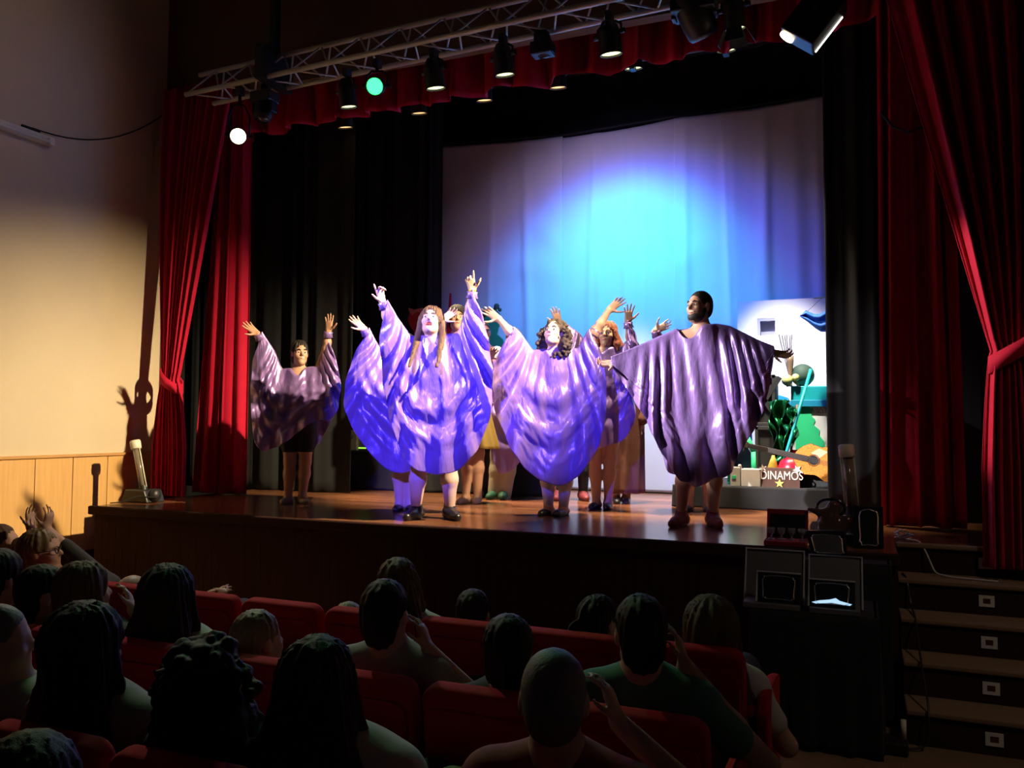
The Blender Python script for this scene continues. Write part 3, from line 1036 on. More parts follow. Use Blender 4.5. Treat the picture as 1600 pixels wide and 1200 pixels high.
def cape(par, top, hem, hem_b, N, m, neck=None, nu=120, nv=44, bulge=.17, ex_u=.05, ex_v=.03, steps=70, iters=10, seed=3, colliders=(), keep=.06, grav=2.6, name='cape', arm=.06, swag=(.03, 5), rad=(.035, 7), vert=(.02, 6), low=(.04, 5)):
    """poncho hung along the arm line `top`, front and back sheets ending at hem / hem_b (world points, wrist to wrist)"""
    N = nrm(N)
    T = smooth_poly(resample(top, nu), 2)
    H1 = smooth_poly(resample(hem, nu), 2)
    H2 = smooth_poly(resample(hem_b, nu), 2)
    u = np.linspace(-1, 1, nu)
    prof = np.clip(1 - np.abs(u) ** 2.6, 0, 1)
    v = np.linspace(0, 1, nv) ** 1.0
    r = np.random.default_rng(seed)
    shape = np.sin(np.pi * np.minimum(v * 1.15, 1) * .5) ** .8
    half = []
    for sgn, H in ((-1, H2), (1, H1)):
        X = T[:, None] * (1 - v)[None, :, None] + H[:, None] * v[None, :, None]
        off = sgn * (arm * (.62 + .38 * prof)[:, None] + bulge * prof[:, None] * shape[None, :] * (.85 if sgn < 0 else 1))
        X = X + N[None, None] * off[:, :, None]
        half.append(X)
    nk = np.zeros(nu)
    if neck is not None:
        nw, dip_f, dip_b = neck
        nk = np.clip(1 - (np.abs(u) / nw) ** 2, 0, 1)
        fall = np.clip(1 - v / .35, 0, 1)
        half[1] = half[1] + (N * .045 - np.array((0, 0, dip_f)))[None, None] * (nk[:, None] * fall[None])[:, :, None]
        half[0] = half[0] + (-N * .035 - np.array((0, 0, dip_b)))[None, None] * (nk[:, None] * fall[None])[:, :, None]
    X = np.concatenate([half[0][:, ::-1], half[1]], 1)           # (nu, 2nv, 3)
    vv = np.concatenate([v[::-1], v])
    # folds: swags slung between the arms, ribs fanning out from the wrists, falls from the shoulders, a loose lower edge
    uu, ww = u[:, None], vv[None, :]
    sd = np.concatenate([np.zeros(nv), np.ones(nv)])[None, :]
    def wob(f):
        o = 0
        for _ in range(4):
            o = o + np.sin(r.uniform(.5, 1) * f * uu + r.uniform(-1, 1) * f * ww + r.uniform(0, 6) + sd * r.uniform(0, 6))
        return o / 2
    def crest(x): return np.sign(np.sin(x)) * np.abs(np.sin(x)) ** .8
    cen = np.exp(-(uu / .40) ** 2)
    D_ = swag[0] * crest(2 * np.pi * swag[1] * ww ** .85 + 1.1 * wob(4)) * cen * np.sin(np.pi * np.clip(ww / .85, 0, 1)) ** .7 * (.7 + .4 * wob(3))
    D_ = D_ + rad[0] * crest(2 * np.pi * rad[1] * np.abs(uu) + 1.3 * wob(5)) * np.clip((np.abs(uu) - .18) / .3, 0, 1) * np.clip(1.08 - np.abs(uu), 0, .35) / .35 * ww ** .7 * (.75 + .45 * wob(4))
    D_ = D_ + vert[0] * crest(2 * np.pi * vert[1] * uu + 1.2 * wob(4)) * np.exp(-(uu / .5) ** 4) * ww ** .5 * (.7 + .4 * wob(3))
    D_ = D_ + low[0] * crest(2 * np.pi * low[1] * uu + 2.0 * wob(5) + 2 * ww) * np.clip((ww - .55) / .45, 0, 1) * prof[:, None] ** .5 * (.7 + .5 * wob(4))
    X = X + N[None, None] * D_[:, :, None] * np.where(sd > 0, 1, -1)[:, :, None]
    X[:, :, 2] += .35 * np.abs(D_) * cen * ww
    X0 = X.copy()
    X = X + r.normal(0, .003, X.shape) * vv[None, :, None]
    inv = np.ones(X.shape[:2]); inv[:, nv - 1] = 0; inv[:, nv] = 0
    inv[0, :] = 0; inv[-1, :] = 0
    fu = 1 + ex_u * vv[None, :] ** .8 * np.clip(prof[:-1, None] * 1.6, .15, 1)
    sets = []
    nV = X.shape[1]
    def mk(du, dv, fac, stiff):
        # every constraint of this family, split in colours so that no two share a vertex
        per = (2 if du <= 1 else 4) if du else 1
        pv = (2 if abs(dv) <= 1 else 4) if dv else 1
        if du:
            for o in range(per):
                if du == 2 and o >= 4: break
                if du == 1: iu = np.arange(o, nu - 1, 2)
                else: iu = np.array([i for i in range(nu - 2) if (i % 4) in ((0, 1) if o == 0 else (2, 3))]) if o < 2 else np.array([], int)
                if len(iu) == 0: continue
                jv = np.arange(0, nV - dv) if dv >= 0 else np.arange(-dv, nV)
                A = np.ix_(iu, jv); B = np.ix_(iu + du, jv + dv)
                L0 = np.linalg.norm(X0[B] - X0[A], axis=-1)
                f = fac[A] if isinstance(fac, np.ndarray) else fac
                sets.append((A, B, L0 * f + 1e-6, stiff))
        else:
            for o in range(2):
                if dv == 1: jv = np.arange(o, nV - 1, 2)
                else: jv = np.array([j for j in range(nV - 2) if (j % 4) in ((0, 1) if o == 0 else (2, 3))])
                if dv == 1: jv = jv[(jv != nv - 1)]
                else: jv = jv[(jv < nv - 2) | (jv >= nv)]
                iu = np.arange(nu)
                A = np.ix_(iu, jv); B = np.ix_(iu, jv + dv)
                L0 = np.linalg.norm(X0[B] - X0[A], axis=-1)
                sets.append((A, B, L0 * fac + 1e-6, stiff))
    facu = np.ones((nu, nV)); facu[:-1] = fu
    mk(1, 0, facu, 1.0); mk(0, 1, 1 + ex_v, 1.0)
    mk(1, 1, facu * .5 + .5 + ex_v * .5, .25); mk(1, -1, facu * .5 + .5 + ex_v * .5, .25)
    mk(2, 0, facu, .05); mk(0, 2, 1 + ex_v, .05)
    packs = []
    for A, B, L0, st in sets:
        wa, wb = inv[A], inv[B]
        ws = wa + wb
        ok = ws > 0
        ka = np.where(ok, wa / np.where(ok, ws, 1), 0) * st
        kb = np.where(ok, wb / np.where(ok, ws, 1), 0) * st
        packs.append((A, B, L0, ka, kb))
    vel = np.zeros_like(X)
    dt = 1 / 60
    g = np.array((0, 0, -grav))
    edge = np.clip(np.abs(u)[:, None] * 1.3 * vv[None], 0, 1)
    kw = (keep * (.25 + .75 * edge) * (inv > 0))[:, :, None]
    for stp in range(steps):
        prev = X.copy()
        vel = vel * .965
        vel[inv > 0] += g * dt
        X = X + vel * dt * (inv[..., None] > 0)
        X = X + (X0 - X) * kw
        for _ in range(iters):
            for A, B, L0, ka, kb in packs:
                d = X[B] - X[A]
                L = np.sqrt((d * d).sum(-1)) + 1e-9
                c = ((L - L0) / L)
                X[A] += d * (c * ka)[..., None]
                X[B] -= d * (c * kb)[..., None]
        for a, b, ra, rb in colliders:
            ab = b - a
            w = X - a
            t = np.clip((w @ ab) / (ab @ ab), 0, 1)
            q = w - t[..., None] * ab
            L = np.linalg.norm(q, axis=-1) + 1e-9
            rr = ra + (rb - ra) * t
            ins = (L < rr) & (inv > 0)
            X[ins] += (q * ((rr - L) / L)[..., None])[ins]
        vel = (X - prev) / dt
        sp = np.linalg.norm(vel, axis=-1, keepdims=True)
        vel = vel * np.minimum(1, 2.5 / (sp + 1e-9))
    # light in-surface smoothing against the finest jitter
    for _ in range(2):
        Y = X.copy()
        Y[1:-1] = .25 * X[:-2] + .5 * X[1:-1] + .25 * X[2:]
        Y[inv == 0] = X[inv == 0]
        X = Y
    idx = np.arange(nu * nV).reshape(nu, nV)
    fs = np.stack([idx[:-1, :-1], idx[1:, :-1], idx[1:, 1:], idx[:-1, 1:]], -1).reshape(-1, 4)
    col = np.tile(np.arange(nV - 1), nu - 1)
    row = np.repeat(np.arange(nu - 1), nV - 1)
    if neck is not None:
        hole = (col == nv - 1) & (nk[row] > 0) & (nk[row + 1] > 0)
        fs = fs[~hole]
    me = mesh(name, X.reshape(-1, 3).tolist(), fs.tolist())
    o = link(name, me, m, par, None, True)
    md = o.modifiers.new('sub', 'SUBSURF'); md.levels = md.render_levels = 1
    md = o.modifiers.new('solid', 'SOLIDIFY'); md.thickness = .004
    return o
# ------------------------------------------------------------------ the cast on the stage
def satin(name, c):
    m = mat(name, c, 0.33, metal=0.35, var=0.05, scale=5, bump=.55, bscale=11, spec=.75, stretch=(1, 1, .38))
    next(n for n in m.node_tree.nodes if n.type == 'BUMP').inputs['Distance'].default_value = .03
    return m


M_lilac = satin('lilac_satin', (0.27, 0.165, 0.45))
SK1 = skin('skin_pale', (0.62, 0.40, 0.31))
SK2 = skin('skin_tan', (0.45, 0.25, 0.17))
SK3 = skin('skin_brown', (0.30, 0.15, 0.10))
H_dark = mat('hair_black', (0.018, 0.013, 0.012), .6, spec=.25, var=.3, scale=30, bump=.3, bscale=90, stretch=(4, 4, .4))
H_brown = mat('hair_brown', (0.10, 0.055, 0.028), .6, spec=.25, var=.35, scale=30, bump=.3, bscale=90, stretch=(4, 4, .4))
H_curl = mat('hair_curly_brown', (0.035, 0.020, 0.015), .75, var=.35, scale=50, bump=.4, bscale=120)
H_red = mat('hair_auburn', (0.22, 0.065, 0.035), .6, spec=.25, var=.3, scale=30, bump=.3, bscale=90, stretch=(4, 4, .4))
M_shoe = mat('black_leather', (0.016, 0.015, 0.016), .3)
M_sole = mat('shoe_sole', (0.03, 0.03, 0.03), .7)
M_tight = mat('white_tights', (0.66, 0.62, 0.66), .7, var=.04)
M_shorts = mat('black_cotton', (0.015, 0.015, 0.018), .9)


def performer(label, base_px, D, J, skin_m, cape_m=M_lilac, hem=None, hem_b=None, headF=(0, 1, 0), headU=(0, 0, 1), hs=1.0, vox=.0065,
              build=1.0, hairst=('long', H_brown, {}), hands=None, face=True, mouth=0.0, smile=False, neckp=(.105, .06, .005), capekw={}, cuff=True, brow=None,
              group='singers in lilac capes', gauge=1.0, arms=True):
    """J: joint name -> (px, py, depth offset); everything is unprojected at the person's own distance D"""
    W = {}
    hy, fy = J['head'][1], base_px[1]                                 # hip and knee heights by human proportion
    py_ = hy + (fy - hy) * .455
    J = dict(J)
    J['pelvis'] = (J['pelvis'][0], py_)
    for s in 'LR':
        J['hip' + s] = (J['hip' + s][0], py_ + .03 * (fy - hy))
        J['kn' + s] = (J['kn' + s][0], py_ + .03 * (fy - hy) + .49 * (J['an' + s][1] - py_ - .03 * (fy - hy)))
    for k, q in J.items():
        if k.startswith('foot'): continue
        W[k] = np.array(at(q[0], q[1], D=D + (q[2] if len(q) > 2 else 0)))
    b = at(base_px[0], base_px[1], z=SZ)
    N = nrm(np.array((CAM.x - b.x, CAM.y - b.y, 0)))                 # towards the viewer in the hall
    X = np.cross(N, (0, 0, 1)) * -1                                  # picture-right
    X = nrm(np.array((-N[1], N[0], 0)))
    if X @ np.array(RGT) < 0: X = -X
    U = np.array((0, 0, 1.0))
    loc3 = lambda v: X * v[0] + N * v[1] + U * v[2]
    root = empty('person', tuple(b), label, 'person', group)
    root['_b'] = tuple(b)
    S = Sdf(vox)
    hc = W['head']
    F, HU = nrm(loc3(headF)), nrm(loc3(headU))
    g, M = head_sdf(S, hc, F, HU, hs, hairst[0] not in ('short', 'buzz'), mouth)
    nk = W['neck']
    B = build
    S.cap(g(0, -.025, -.07), nk, .050 * hs, .058 * B, .03)
    mid = (W['shL'] + W['shR']) / 2
    for s in 'LR':
        S.cap(nk + (mid - nk) * .4, W['sh' + s], .055 * B, .060 * B, .05)
    pel = W['pelvis']
    chest = mid * .72 + pel * .28
    waist = mid * .40 + pel * .60
    Mx = np.stack([X, N, U], 1)
    sw = np.linalg.norm(W['shL'] - W['shR']) * .5
    S.ell(chest, (max(.13, sw * .82) * B ** .5, .105 * B, .19), Mx, .06)
    S.ell(waist, (.125 * B, .095 * B, .17), Mx, .06)
    S.ell(pel, (.155 * B, .115 * B, .13), Mx, .06)
    out = {}
    for s, sg in (('L', -1), ('R', 1)):
        if arms:
            S.chain([W['sh' + s], W['el' + s]], [.052 * B, .041 * B], .03)
            S.chain([W['el' + s], W['el' + s] * .6 + W['wr' + s] * .4, W['wr' + s]], [.040 * B, .038 * B, .025], .02)
        if arms and 'ti' + s in W:
            h = (hands or {}).get(s, {})
            hd = dict(n=(0, 1, 0), side=-sg)
            hd.update(h)
            n_ = loc3(hd.pop('n'))
            hand(S, W['wr' + s], W['ti' + s] - W['wr' + s], n_, hd.pop('side'), s=hd.pop('s', 1.0), **hd)
        hp, kn, an = W['hip' + s], W['kn' + s], W['an' + s]
        S.chain([hp, hp * .5 + kn * .5, kn], [.085 * B, .074 * B, .055 * gauge], .04)
        S.chain([kn, kn * .66 + an * .34 - N * .012, an], [.053 * gauge, .056 * gauge, .036], .03)
        foot = loc3(J.get('foot' + s, (0.25 * sg, 1, 0)))
        foot = nrm(foot * np.array((1, 1, 0)))
        ground = np.array((an[0], an[1], SZ))
        S.cap(ground - foot * .04 + U * .035, ground + foot * .10 + U * .022, .032, .022, .03)
        S.cap(an, ground + U * .04, .034, .034, .03)
        out['foot' + s] = (ground, foot)
    body = S.build('body', skin_m, root)
    if face:
        face_parts(root, g, M, hs, brow or (hairst[1] if hairst else H_dark), mouth, True, smile)
    if hairst:
        hair(root, hc, F, HU, hs, hairst[0], hairst[1], **hairst[2])
    if hem is not None:
        def C(q): return np.array(at(q[0], q[1], D=D + (q[2] if len(q) > 2 else 0)))
        def up(s, e, k):                                              # clear of the arm, square to it
            d_ = nrm(e - s); q = U - d_ * d_[2]
            return nrm(q) * k if np.linalg.norm(q) > .2 else U * k * .3
        top = [W['wrL'] + up(W['wrL'], W['elL'], .042), W['elL'] + up(W['elL'], W['shL'], .062 * B), W['shL'] + U * .082 * B, nk * .45 + W['shL'] * .55 + U * .07 * B, nk + U * .03, nk * .45 + W['shR'] * .55 + U * .07 * B, W['shR'] + U * .082 * B, W['elR'] + up(W['elR'], W['shR'], .062 * B), W['wrR'] + up(W['wrR'], W['elR'], .042)]
        if 'cuL' in W: top[0] = W['cuL'] + up(W['wrL'], W['elL'], .045)
        if 'cuR' in W: top[-1] = W['cuR'] + up(W['wrR'], W['elR'], .045)
        h1 = [top[0] - U * .05] + [C(q) for q in hem] + [top[-1] - U * .05]
        h2 = [top[0] - U * .05] + [C(q) for q in (hem_b or hem)] + [top[-1] - U * .05]
        b_ = B ** .4
        cols = [(nk, chest, .11 * b_, .145 * b_), (chest, pel, .145 * b_, .165 * b_), (pel, (W['knL'] + W['knR']) / 2, .15 * b_, .12)]
        kw = dict(neck=neckp, colliders=cols)
        kw.update(capekw)
        cape(root, top, h1, h2, N, cape_m, **kw)
        if cuff:
            for s in 'LR':
                p, q = W['wr' + s], W['el' + s]
                c0 = W['cu' + s] if 'cu' + s in W else p + (q - p) * .08
                ax = nrm(c0 - q)
                MB().tube([c0 - ax * .04, c0 - ax * .01, c0 + ax * .012], [.050, .040, .044], 16, False).build('cuff', cape_m, root, smooth=True).modifiers.new('s', 'SOLIDIFY').thickness = .004
    return root, W, out, dict(N=N, X=X, U=U, g=g, M=M, chest=chest, waist=waist, pel=pel)


def shoes(root, out, m, kind='flat', sole=None):
    U = np.array((0, 0, 1.0))
    for s in 'LR':
        g, f = out['foot' + s]
        side = np.cross(f, U)
        S = Sdf(.006)
        if kind == 'flat':
            S.cap(g - f * .055 + U * .028, g + f * .12 + U * .022, .036, .029, .03)
            S.cap(g + f * .05 + U * .022, g + f * .145 + U * .016, .040, .024, .03)
            S.cut(g + f * .025 + U * .085, (.055, .055, .052), None, .015)
            S.cut(g - U * .05, (.4, .4, .05), None, .004)
        else:
            S.cap(g - f * .05 + U * .045, g + f * .10 + U * .035, .050, .040, .03)
            S.cap(g + f * .06 + U * .032, g + f * .165 + U * .028, .047, .034, .03)
            S.cap(g + U * .06, g - f * .01 + U * .105, .050, .047, .03)
            S.cut(g - U * .05, (.5, .5, .05), None, .004)
        sh = S.build('shoe', m, root)
        if sole is not None:
            h = .022 if kind != 'chunk' else .045
            n = 20
            pl = []
            for k in range(n):
                a = 2 * math.pi * k / n
                pl.append(g + f * (.055 + .125 * math.cos(a)) + side * (.050 - .008 * math.cos(a)) * math.sin(a))
            sub(root, sh)
            so = MB().prism([V(p) + V((0, 0, .001)) for p in pl], (0, 0, h))
            so.build('sole', sole, sh, bevel=.006)


def leg_cover(root, W, m, top='hip', bot='an', r=(.098, .090, .068, .062, .045), name='trousers', pel=None, B=1.0, flare=0.0, sh=0.0):
    S = Sdf(.008)
    for s in 'LR':
        hp, kn, an = W['hip' + s], W['kn' + s], W['an' + s]
        if bot == 'an':
            S.chain([hp, hp * .5 + kn * .5, kn, kn * .6 + an * .4, an + np.array((0, 0, sh))], [r[0] * B, r[1] * B, r[2], r[3], r[4]], .03)
        elif bot == 'kn':
            S.chain([hp, hp * .45 + kn * .55], [r[0] * B, r[1] * B], .03)
        else:
            S.chain([kn * 1.0 + hp * .0 + (hp - kn) * .15, kn, kn * .6 + an * .4, an], [r[2], r[2], r[3], r[4]], .03)
    if pel is not None: S.ell(pel, (.172 * B, .13 * B, .14), None, .05)
    return S.build(name, m, root)


def skirt(root, W, fr, m, z_px_D, name='skirt', r0=.17, r1=.24, n=26, top=None):
    """a pleated cone from the waist to a hem height"""
    c = fr['waist'] if top is None else top
    z1 = z_px_D
    vs = []
    nu, nv = 100, 24
    P = np.zeros((nu, nv, 3))
    for i in range(nu):
        a = 2 * math.pi * i / (nu - 1)
        for j in range(nv):
            t = j / (nv - 1)
            r = r0 + (r1 - r0) * t + .014 * t * math.sin(n * .5 * a) + .01 * t * math.sin(9 * a + 1)
            kx = (W['knL'] + W['knR']) / 2
            cc = c * (1 - t) + np.array((kx[0], kx[1], z1)) * t
            P[i, j] = cc + fr['X'] * r * math.cos(a) + fr['N'] * r * .78 * math.sin(a)
    return sheet(name, P, m, root, solid=.004)


P1 = performer('woman in dim purple cape at far left with both arms raised in the shadows', (457, 786), 7.97,
    dict(head=(469, 552), neck=(466, 583), shL=(440, 590), shR=(497, 586), elL=(420, 553, -.05), wrL=(403, 522, -.1), tiL=(386, 508, -.12),
         elR=(510, 545, -.05), wrR=(513, 518, -.08), tiR=(516, 482, -.1), pelvis=(465, 680), hipL=(453, 685), hipR=(479, 685),
         knL=(453, 738), knR=(477, 738), anL=(450, 779), anR=(472, 778), footL=(-.35, 1, 0), footR=(.3, 1, 0)),
    SK2, hem=[(396, 560), (393, 610), (395, 660), (402, 692), (415, 701), (438, 690), (468, 668), (492, 652), (512, 655), (526, 640), (532, 600), (524, 560)],
    hem_b=[(396, 560), (394, 610), (397, 660), (405, 690), (425, 695), (450, 690), (480, 700), (500, 690), (518, 655), (528, 640), (532, 600), (524, 560)],
    headF=(.2, 1, .05), hs=.98, hairst=('bun', H_dark, {}), smile=True, capekw=dict(seed=11, bulge=.15),
    hands=dict(L=dict(n=(.2, .9, .2), curl=(.15, .2, .25, .35)), R=dict(n=(-.4, .8, .2), curl=(.05, .08, .1, .15))))
shoes(P1[0], P1[2], mat('taupe_leather', (.24, .17, .13), .5), 'flat')
leg_cover(P1[0], P1[1], M_shorts, bot='kn', pel=P1[3]['pel'], name='shorts')

P2 = performer('big woman at stage front in glowing blue cape, arms up, mouth open in song', (675, 809), 6.72,
    dict(head=(674, 503), neck=(680, 535, .02), shL=(642, 545), shR=(718, 541), elL=(611, 507, -.04), wrL=(598, 472, -.06), tiL=(590, 441, -.1),
         elR=(735, 498, -.04), wrR=(738, 455, -.06), tiR=(731, 418, -.08), pelvis=(681, 680), hipL=(660, 688), hipR=(702, 688),
         knL=(655, 740), knR=(702, 740), anL=(650, 792), anR=(703, 793), footL=(-.45, 1, 0), footR=(.35, 1, 0)),
    SK1, build=1.22, gauge=1.12, hem=[(594, 520), (601, 600), (611, 655), (633, 712), (652, 726), (680, 731), (714, 726), (744, 696), (763, 650), (768, 600), (763, 540), (751, 485)],
    headF=(-.2, 1, .42), headU=(.05, -.2, 1), hs=1.05, hairst=('long', H_brown, dict(length=.46, vol=1.05, fwd=(.06, -.23, 0))), mouth=1.1,
    capekw=dict(seed=5, bulge=.17, nu=170, nv=60, swag=(.034, 3.8), rad=(.070, 5.5), vert=(.010, 5), low=(.05, 5)),
    hands=dict(L=dict(n=(.5, .8, .1), curl=(.7, .8, .9, .9), index=.05), R=dict(n=(-.2, .9, 0), curl=(.9, 1.1, 1.1, 1.0), index=.1)))
shoes(P2[0], P2[2], M_shoe, 'chunk', M_sole)
leg_cover(P2[0], P2[1], mat('pale_tights', (.58, .40, .38), .7), bot='sock', r=(0, 0, .064, .067, .041), name='tights')
a = P2[1]['wrR']; b = P2[1]['elR']; ax = nrm(a - b)
MB().tube([a - ax * .005, a + ax * .012], [.031, .031], 16).build('bracelet', mat('yellow_band', (.55, .42, .04), .4), P2[0], smooth=True)

P3 = performer('woman half hidden behind the big blue caped singer, left palm raised', (632, 796), 7.36,
    dict(head=(634, 542), neck=(634, 568), shL=(610, 574), shR=(660, 574), elL=(582, 545, -.03), wrL=(570, 515, -.06), tiL=(545, 492, -.06),
         elR=(682, 535, 0), wrR=(690, 500, 0), tiR=(711, 486, 0), pelvis=(632, 680), hipL=(622, 686), hipR=(645, 686),
         knL=(623, 742), knR=(642, 742), anL=(624, 787), anR=(640, 786), footL=(-.2, 1, 0), footR=(.2, 1, 0)),
    SK1, hem=[(560, 540), (543, 590), (539, 630), (552, 665), (577, 698), (604, 724), (627, 731), (655, 722), (680, 690), (695, 620), (697, 560)],
    headF=(.1, 1, .2), hairst=('long', H_dark, {}), capekw=dict(seed=8, bulge=.17),
    hands=dict(L=dict(n=(.3, .8, .3), curl=(.1, .12, .15, .3)), R=dict(n=(-.3, .9, .2))))
shoes(P3[0], P3[2], M_shoe, 'flat')

P4 = performer('curly-haired woman in blue cape at centre stage, white tights, face turned up', (865, 804), 7.06,
    dict(head=(866, 522), neck=(866, 553), shL=(833, 563), shR=(902, 560), elL=(805, 528, -.02), wrL=(780, 499, -.03), tiL=(749, 476, -.03), cuL=(797, 517, -.02), cuR=(928, 523, -.02),
         elR=(930, 520, -.02), wrR=(951, 485, -.03), tiR=(982, 458, -.03), pelvis=(868, 690), hipL=(856, 695), hipR=(882, 695),
         knL=(855, 742), knR=(886, 742), anL=(857, 793), anR=(880, 794), footL=(-.5, 1, 0), footR=(-.45, 1, 0)),
    SK1, hem=[(789, 530), (772, 575), (772, 630), (796, 690), (824, 728), (852, 744), (880, 750), (906, 733), (934, 695), (945, 645), (946, 590), (936, 540)],
    headF=(-.45, 1, .45), headU=(.1, -.3, 1), hairst=('curly', H_curl, dict(vol=1.12)), capekw=dict(seed=21, bulge=.14, nu=140, nv=54, swag=(.028, 3.4), rad=(.055, 5), vert=(.022, 5), low=(.05, 4)), cuff=True,
    hands=dict(L=dict(n=(.2, .8, -.4), curl=(.1, .1, .15, .2)), R=dict(n=(-.2, .8, -.4), curl=(.25, .2, .25, .3))))
shoes(P4[0], P4[2], M_shoe, 'flat')
leg_cover(P4[0], P4[1], M_tight, bot='sock', r=(0, 0, .058, .060, .040), name='tights')
gl = MB(); gg = P4[3]['g']
for q in (-1, 1):
    gl.tube([gg(q * .031 + .021 * math.cos(k * .45), .098, .018 * math.sin(k * .45)) for k in range(15)], .0018, 6, False)
    gl.tube([gg(q * .052, .095, .002), gg(q * .078, .01, .004)], .0018, 6)
gl.build('glasses', M_steel, P4[0], smooth=True)

P5 = performer('auburn-haired woman in lilac cape just right of the curly-haired singer, palm held up', (935, 794), 7.66,
    dict(head=(949, 523), neck=(947, 550), shL=(922, 558), shR=(972, 556), elL=(898, 528, .02), wrL=(874, 507, 0), tiL=(865, 476, 0),
         elR=(986, 540, -.05), wrR=(981, 503, -.06), tiR=(984, 466, -.08), pelvis=(943, 672), hipL=(932, 680), hipR=(956, 680),
         knL=(930, 738), knR=(953, 737), anL=(932, 786), anR=(950, 786), footL=(-.35, 1, 0), footR=(-.1, 1, 0)),
    SK2, hem=[(868, 530), (880, 580), (895, 640), (912, 680), (935, 695), (958, 688), (976, 680), (991, 655), (991, 615), (985, 575), (996, 545), (992, 515)],
    headF=(-.3, 1, .1), hairst=('long', H_red, dict(length=.2)), capekw=dict(seed=31, bulge=.15, nu=110),
    hands=dict(R=dict(n=(0, 1, .1), curl=(.05, .05, .06, .08), spread=.22), L=dict(n=(0, 1, .1), curl=(.1, .1, .1, .1))))
shoes(P5[0], P5[2], M_shoe, 'flat')

P6 = performer('bearded man in lilac cape at stage front right, arms spread wide, maroon trainers', (1091, 822), 6.37,
    dict(head=(1093, 480), neck=(1097, 515), shL=(1058, 532), shR=(1139, 528), elL=(1005, 553, -.06), wrL=(958, 567, -.14), tiL=(924, 570, -.2),
         elR=(1178, 545, -.05), wrR=(1207, 551, -.12), tiR=(1242, 557, -.17), pelvis=(1098, 685), hipL=(1080, 690), hipR=(1117, 690),
         knL=(1070, 745), knR=(1117, 745), anL=(1064, 806), anR=(1114, 807), footL=(-.4, 1, 0), footR=(.25, 1, 0)),
    SK2, build=1.1, gauge=1.05, hem=[(985, 610), (1010, 650), (1034, 700), (1062, 742), (1090, 752), (1112, 740), (1138, 735), (1154, 700), (1186, 650), (1200, 600)],
    hem_b=[(985, 610), (1010, 650), (1030, 700), (1042, 735), (1080, 740), (1112, 738), (1138, 730), (1154, 700), (1186, 650), (1200, 600)],
    headF=(-.75, .8, .12), hs=1.04, hairst=('buzz', H_dark, {}), capekw=dict(seed=44, bulge=.18, nu=150, nv=54, swag=(.008, 3), rad=(.045, 7), vert=(.045, 6.5), low=(.05, 4)), neckp=(.14, .11, .01),
    hands=dict(L=dict(n=(0, .75, .6), side=1, curl=(.5, .45, .5, .55), thumb=.9), R=dict(n=(0, .75, .6), side=-1, curl=(.55, .5, .55, .6), thumb=1.0)))
M_trainer = mat('maroon_trainer', (.16, .02, .025), .6)
shoes(P6[0], P6[2], M_trainer, 'trainer', mat('trainer_sole', (.22, .12, .11), .6))
leg_cover(P6[0], P6[1], mat('dark_shorts', (.05, .04, .05), .9), bot='kn', pel=P6[3]['pel'], name='shorts', B=1.1)
g = P6[3]['g']; M_ = P6[3]['M']
S = Sdf(.004)
S.ell(g(0, .030, -.080), np.array((.060, .060, .042)) * 1.04, M_, .02)
S.ell(g(0, .060, -.095), np.array((.030, .030, .026)) * 1.04, M_, .02)
S.cap(g(-.022, .085, -.047), g(.022, .085, -.047), .008, .008, .01)
for q in (-1, 1): S.cap(g(q * .070, .005, -.01), g(q * .056, .02, -.07), .010, .018, .02)
S.cut(g(0, .105, -.058), np.array((.018, .03, .010)), M_, .006)
S.cut(g(0, .075, -.02), np.array((.055, .05, .035)), M_, .01)
S.build('beard', H_dark, P6[0])
MB().tube([g(-.078, .0, .01), g(-.072, .05, -.045), g(-.045, .09, -.055)], .0022, 6).ell(g(-.043, .092, -.055), .006, 8).build('headset_microphone', M_can, P6[0], smooth=True)
a = P6[1]['wrL']; b = P6[1]['elL']; ax = nrm(a - b)
MB().tube([a - ax * .012, a + ax * .012], [.034, .033], 16).build('wristband', M_shoe, P6[0], smooth=True)

P7 = performer('person in khaki trousers and green trainers under a pale lilac cape, behind the curly-haired singer', (783, 779), 8.6,
    dict(head=(803, 532), neck=(800, 556), shL=(778, 563), shR=(822, 563), elL=(768, 590), wrL=(770, 625, -.1), tiL=(772, 650, -.12),
         elR=(840, 590), wrR=(838, 625, -.1), tiR=(838, 650, -.12), pelvis=(795, 672), hipL=(784, 680), hipR=(806, 680),
         knL=(780, 728), knR=(797, 728), anL=(773, 772), anR=(787, 773), footL=(-.4, 1, 0), footR=(-.1, 1, 0)),
    SK2, vox=.009, hem=[(764, 660), (768, 705), (780, 735), (800, 728), (825, 700), (842, 660)], headF=(0, 1, .1), hairst=('short', H_brown, {}),
    capekw=dict(seed=51, bulge=.16, nu=90, nv=36, steps=90))
shoes(P7[0], P7[2], mat('green_trainer', (.02, .10, .055), .6), 'trainer', mat('pale_sole', (.5, .55, .45), .6))
leg_cover(P7[0], P7[1], mat('khaki_cotton', (.42, .38, .26), .9, bump=.4, bscale=30), r=(.11, .105, .09, .082, .075), pel=P7[3]['pel'], sh=-.03)

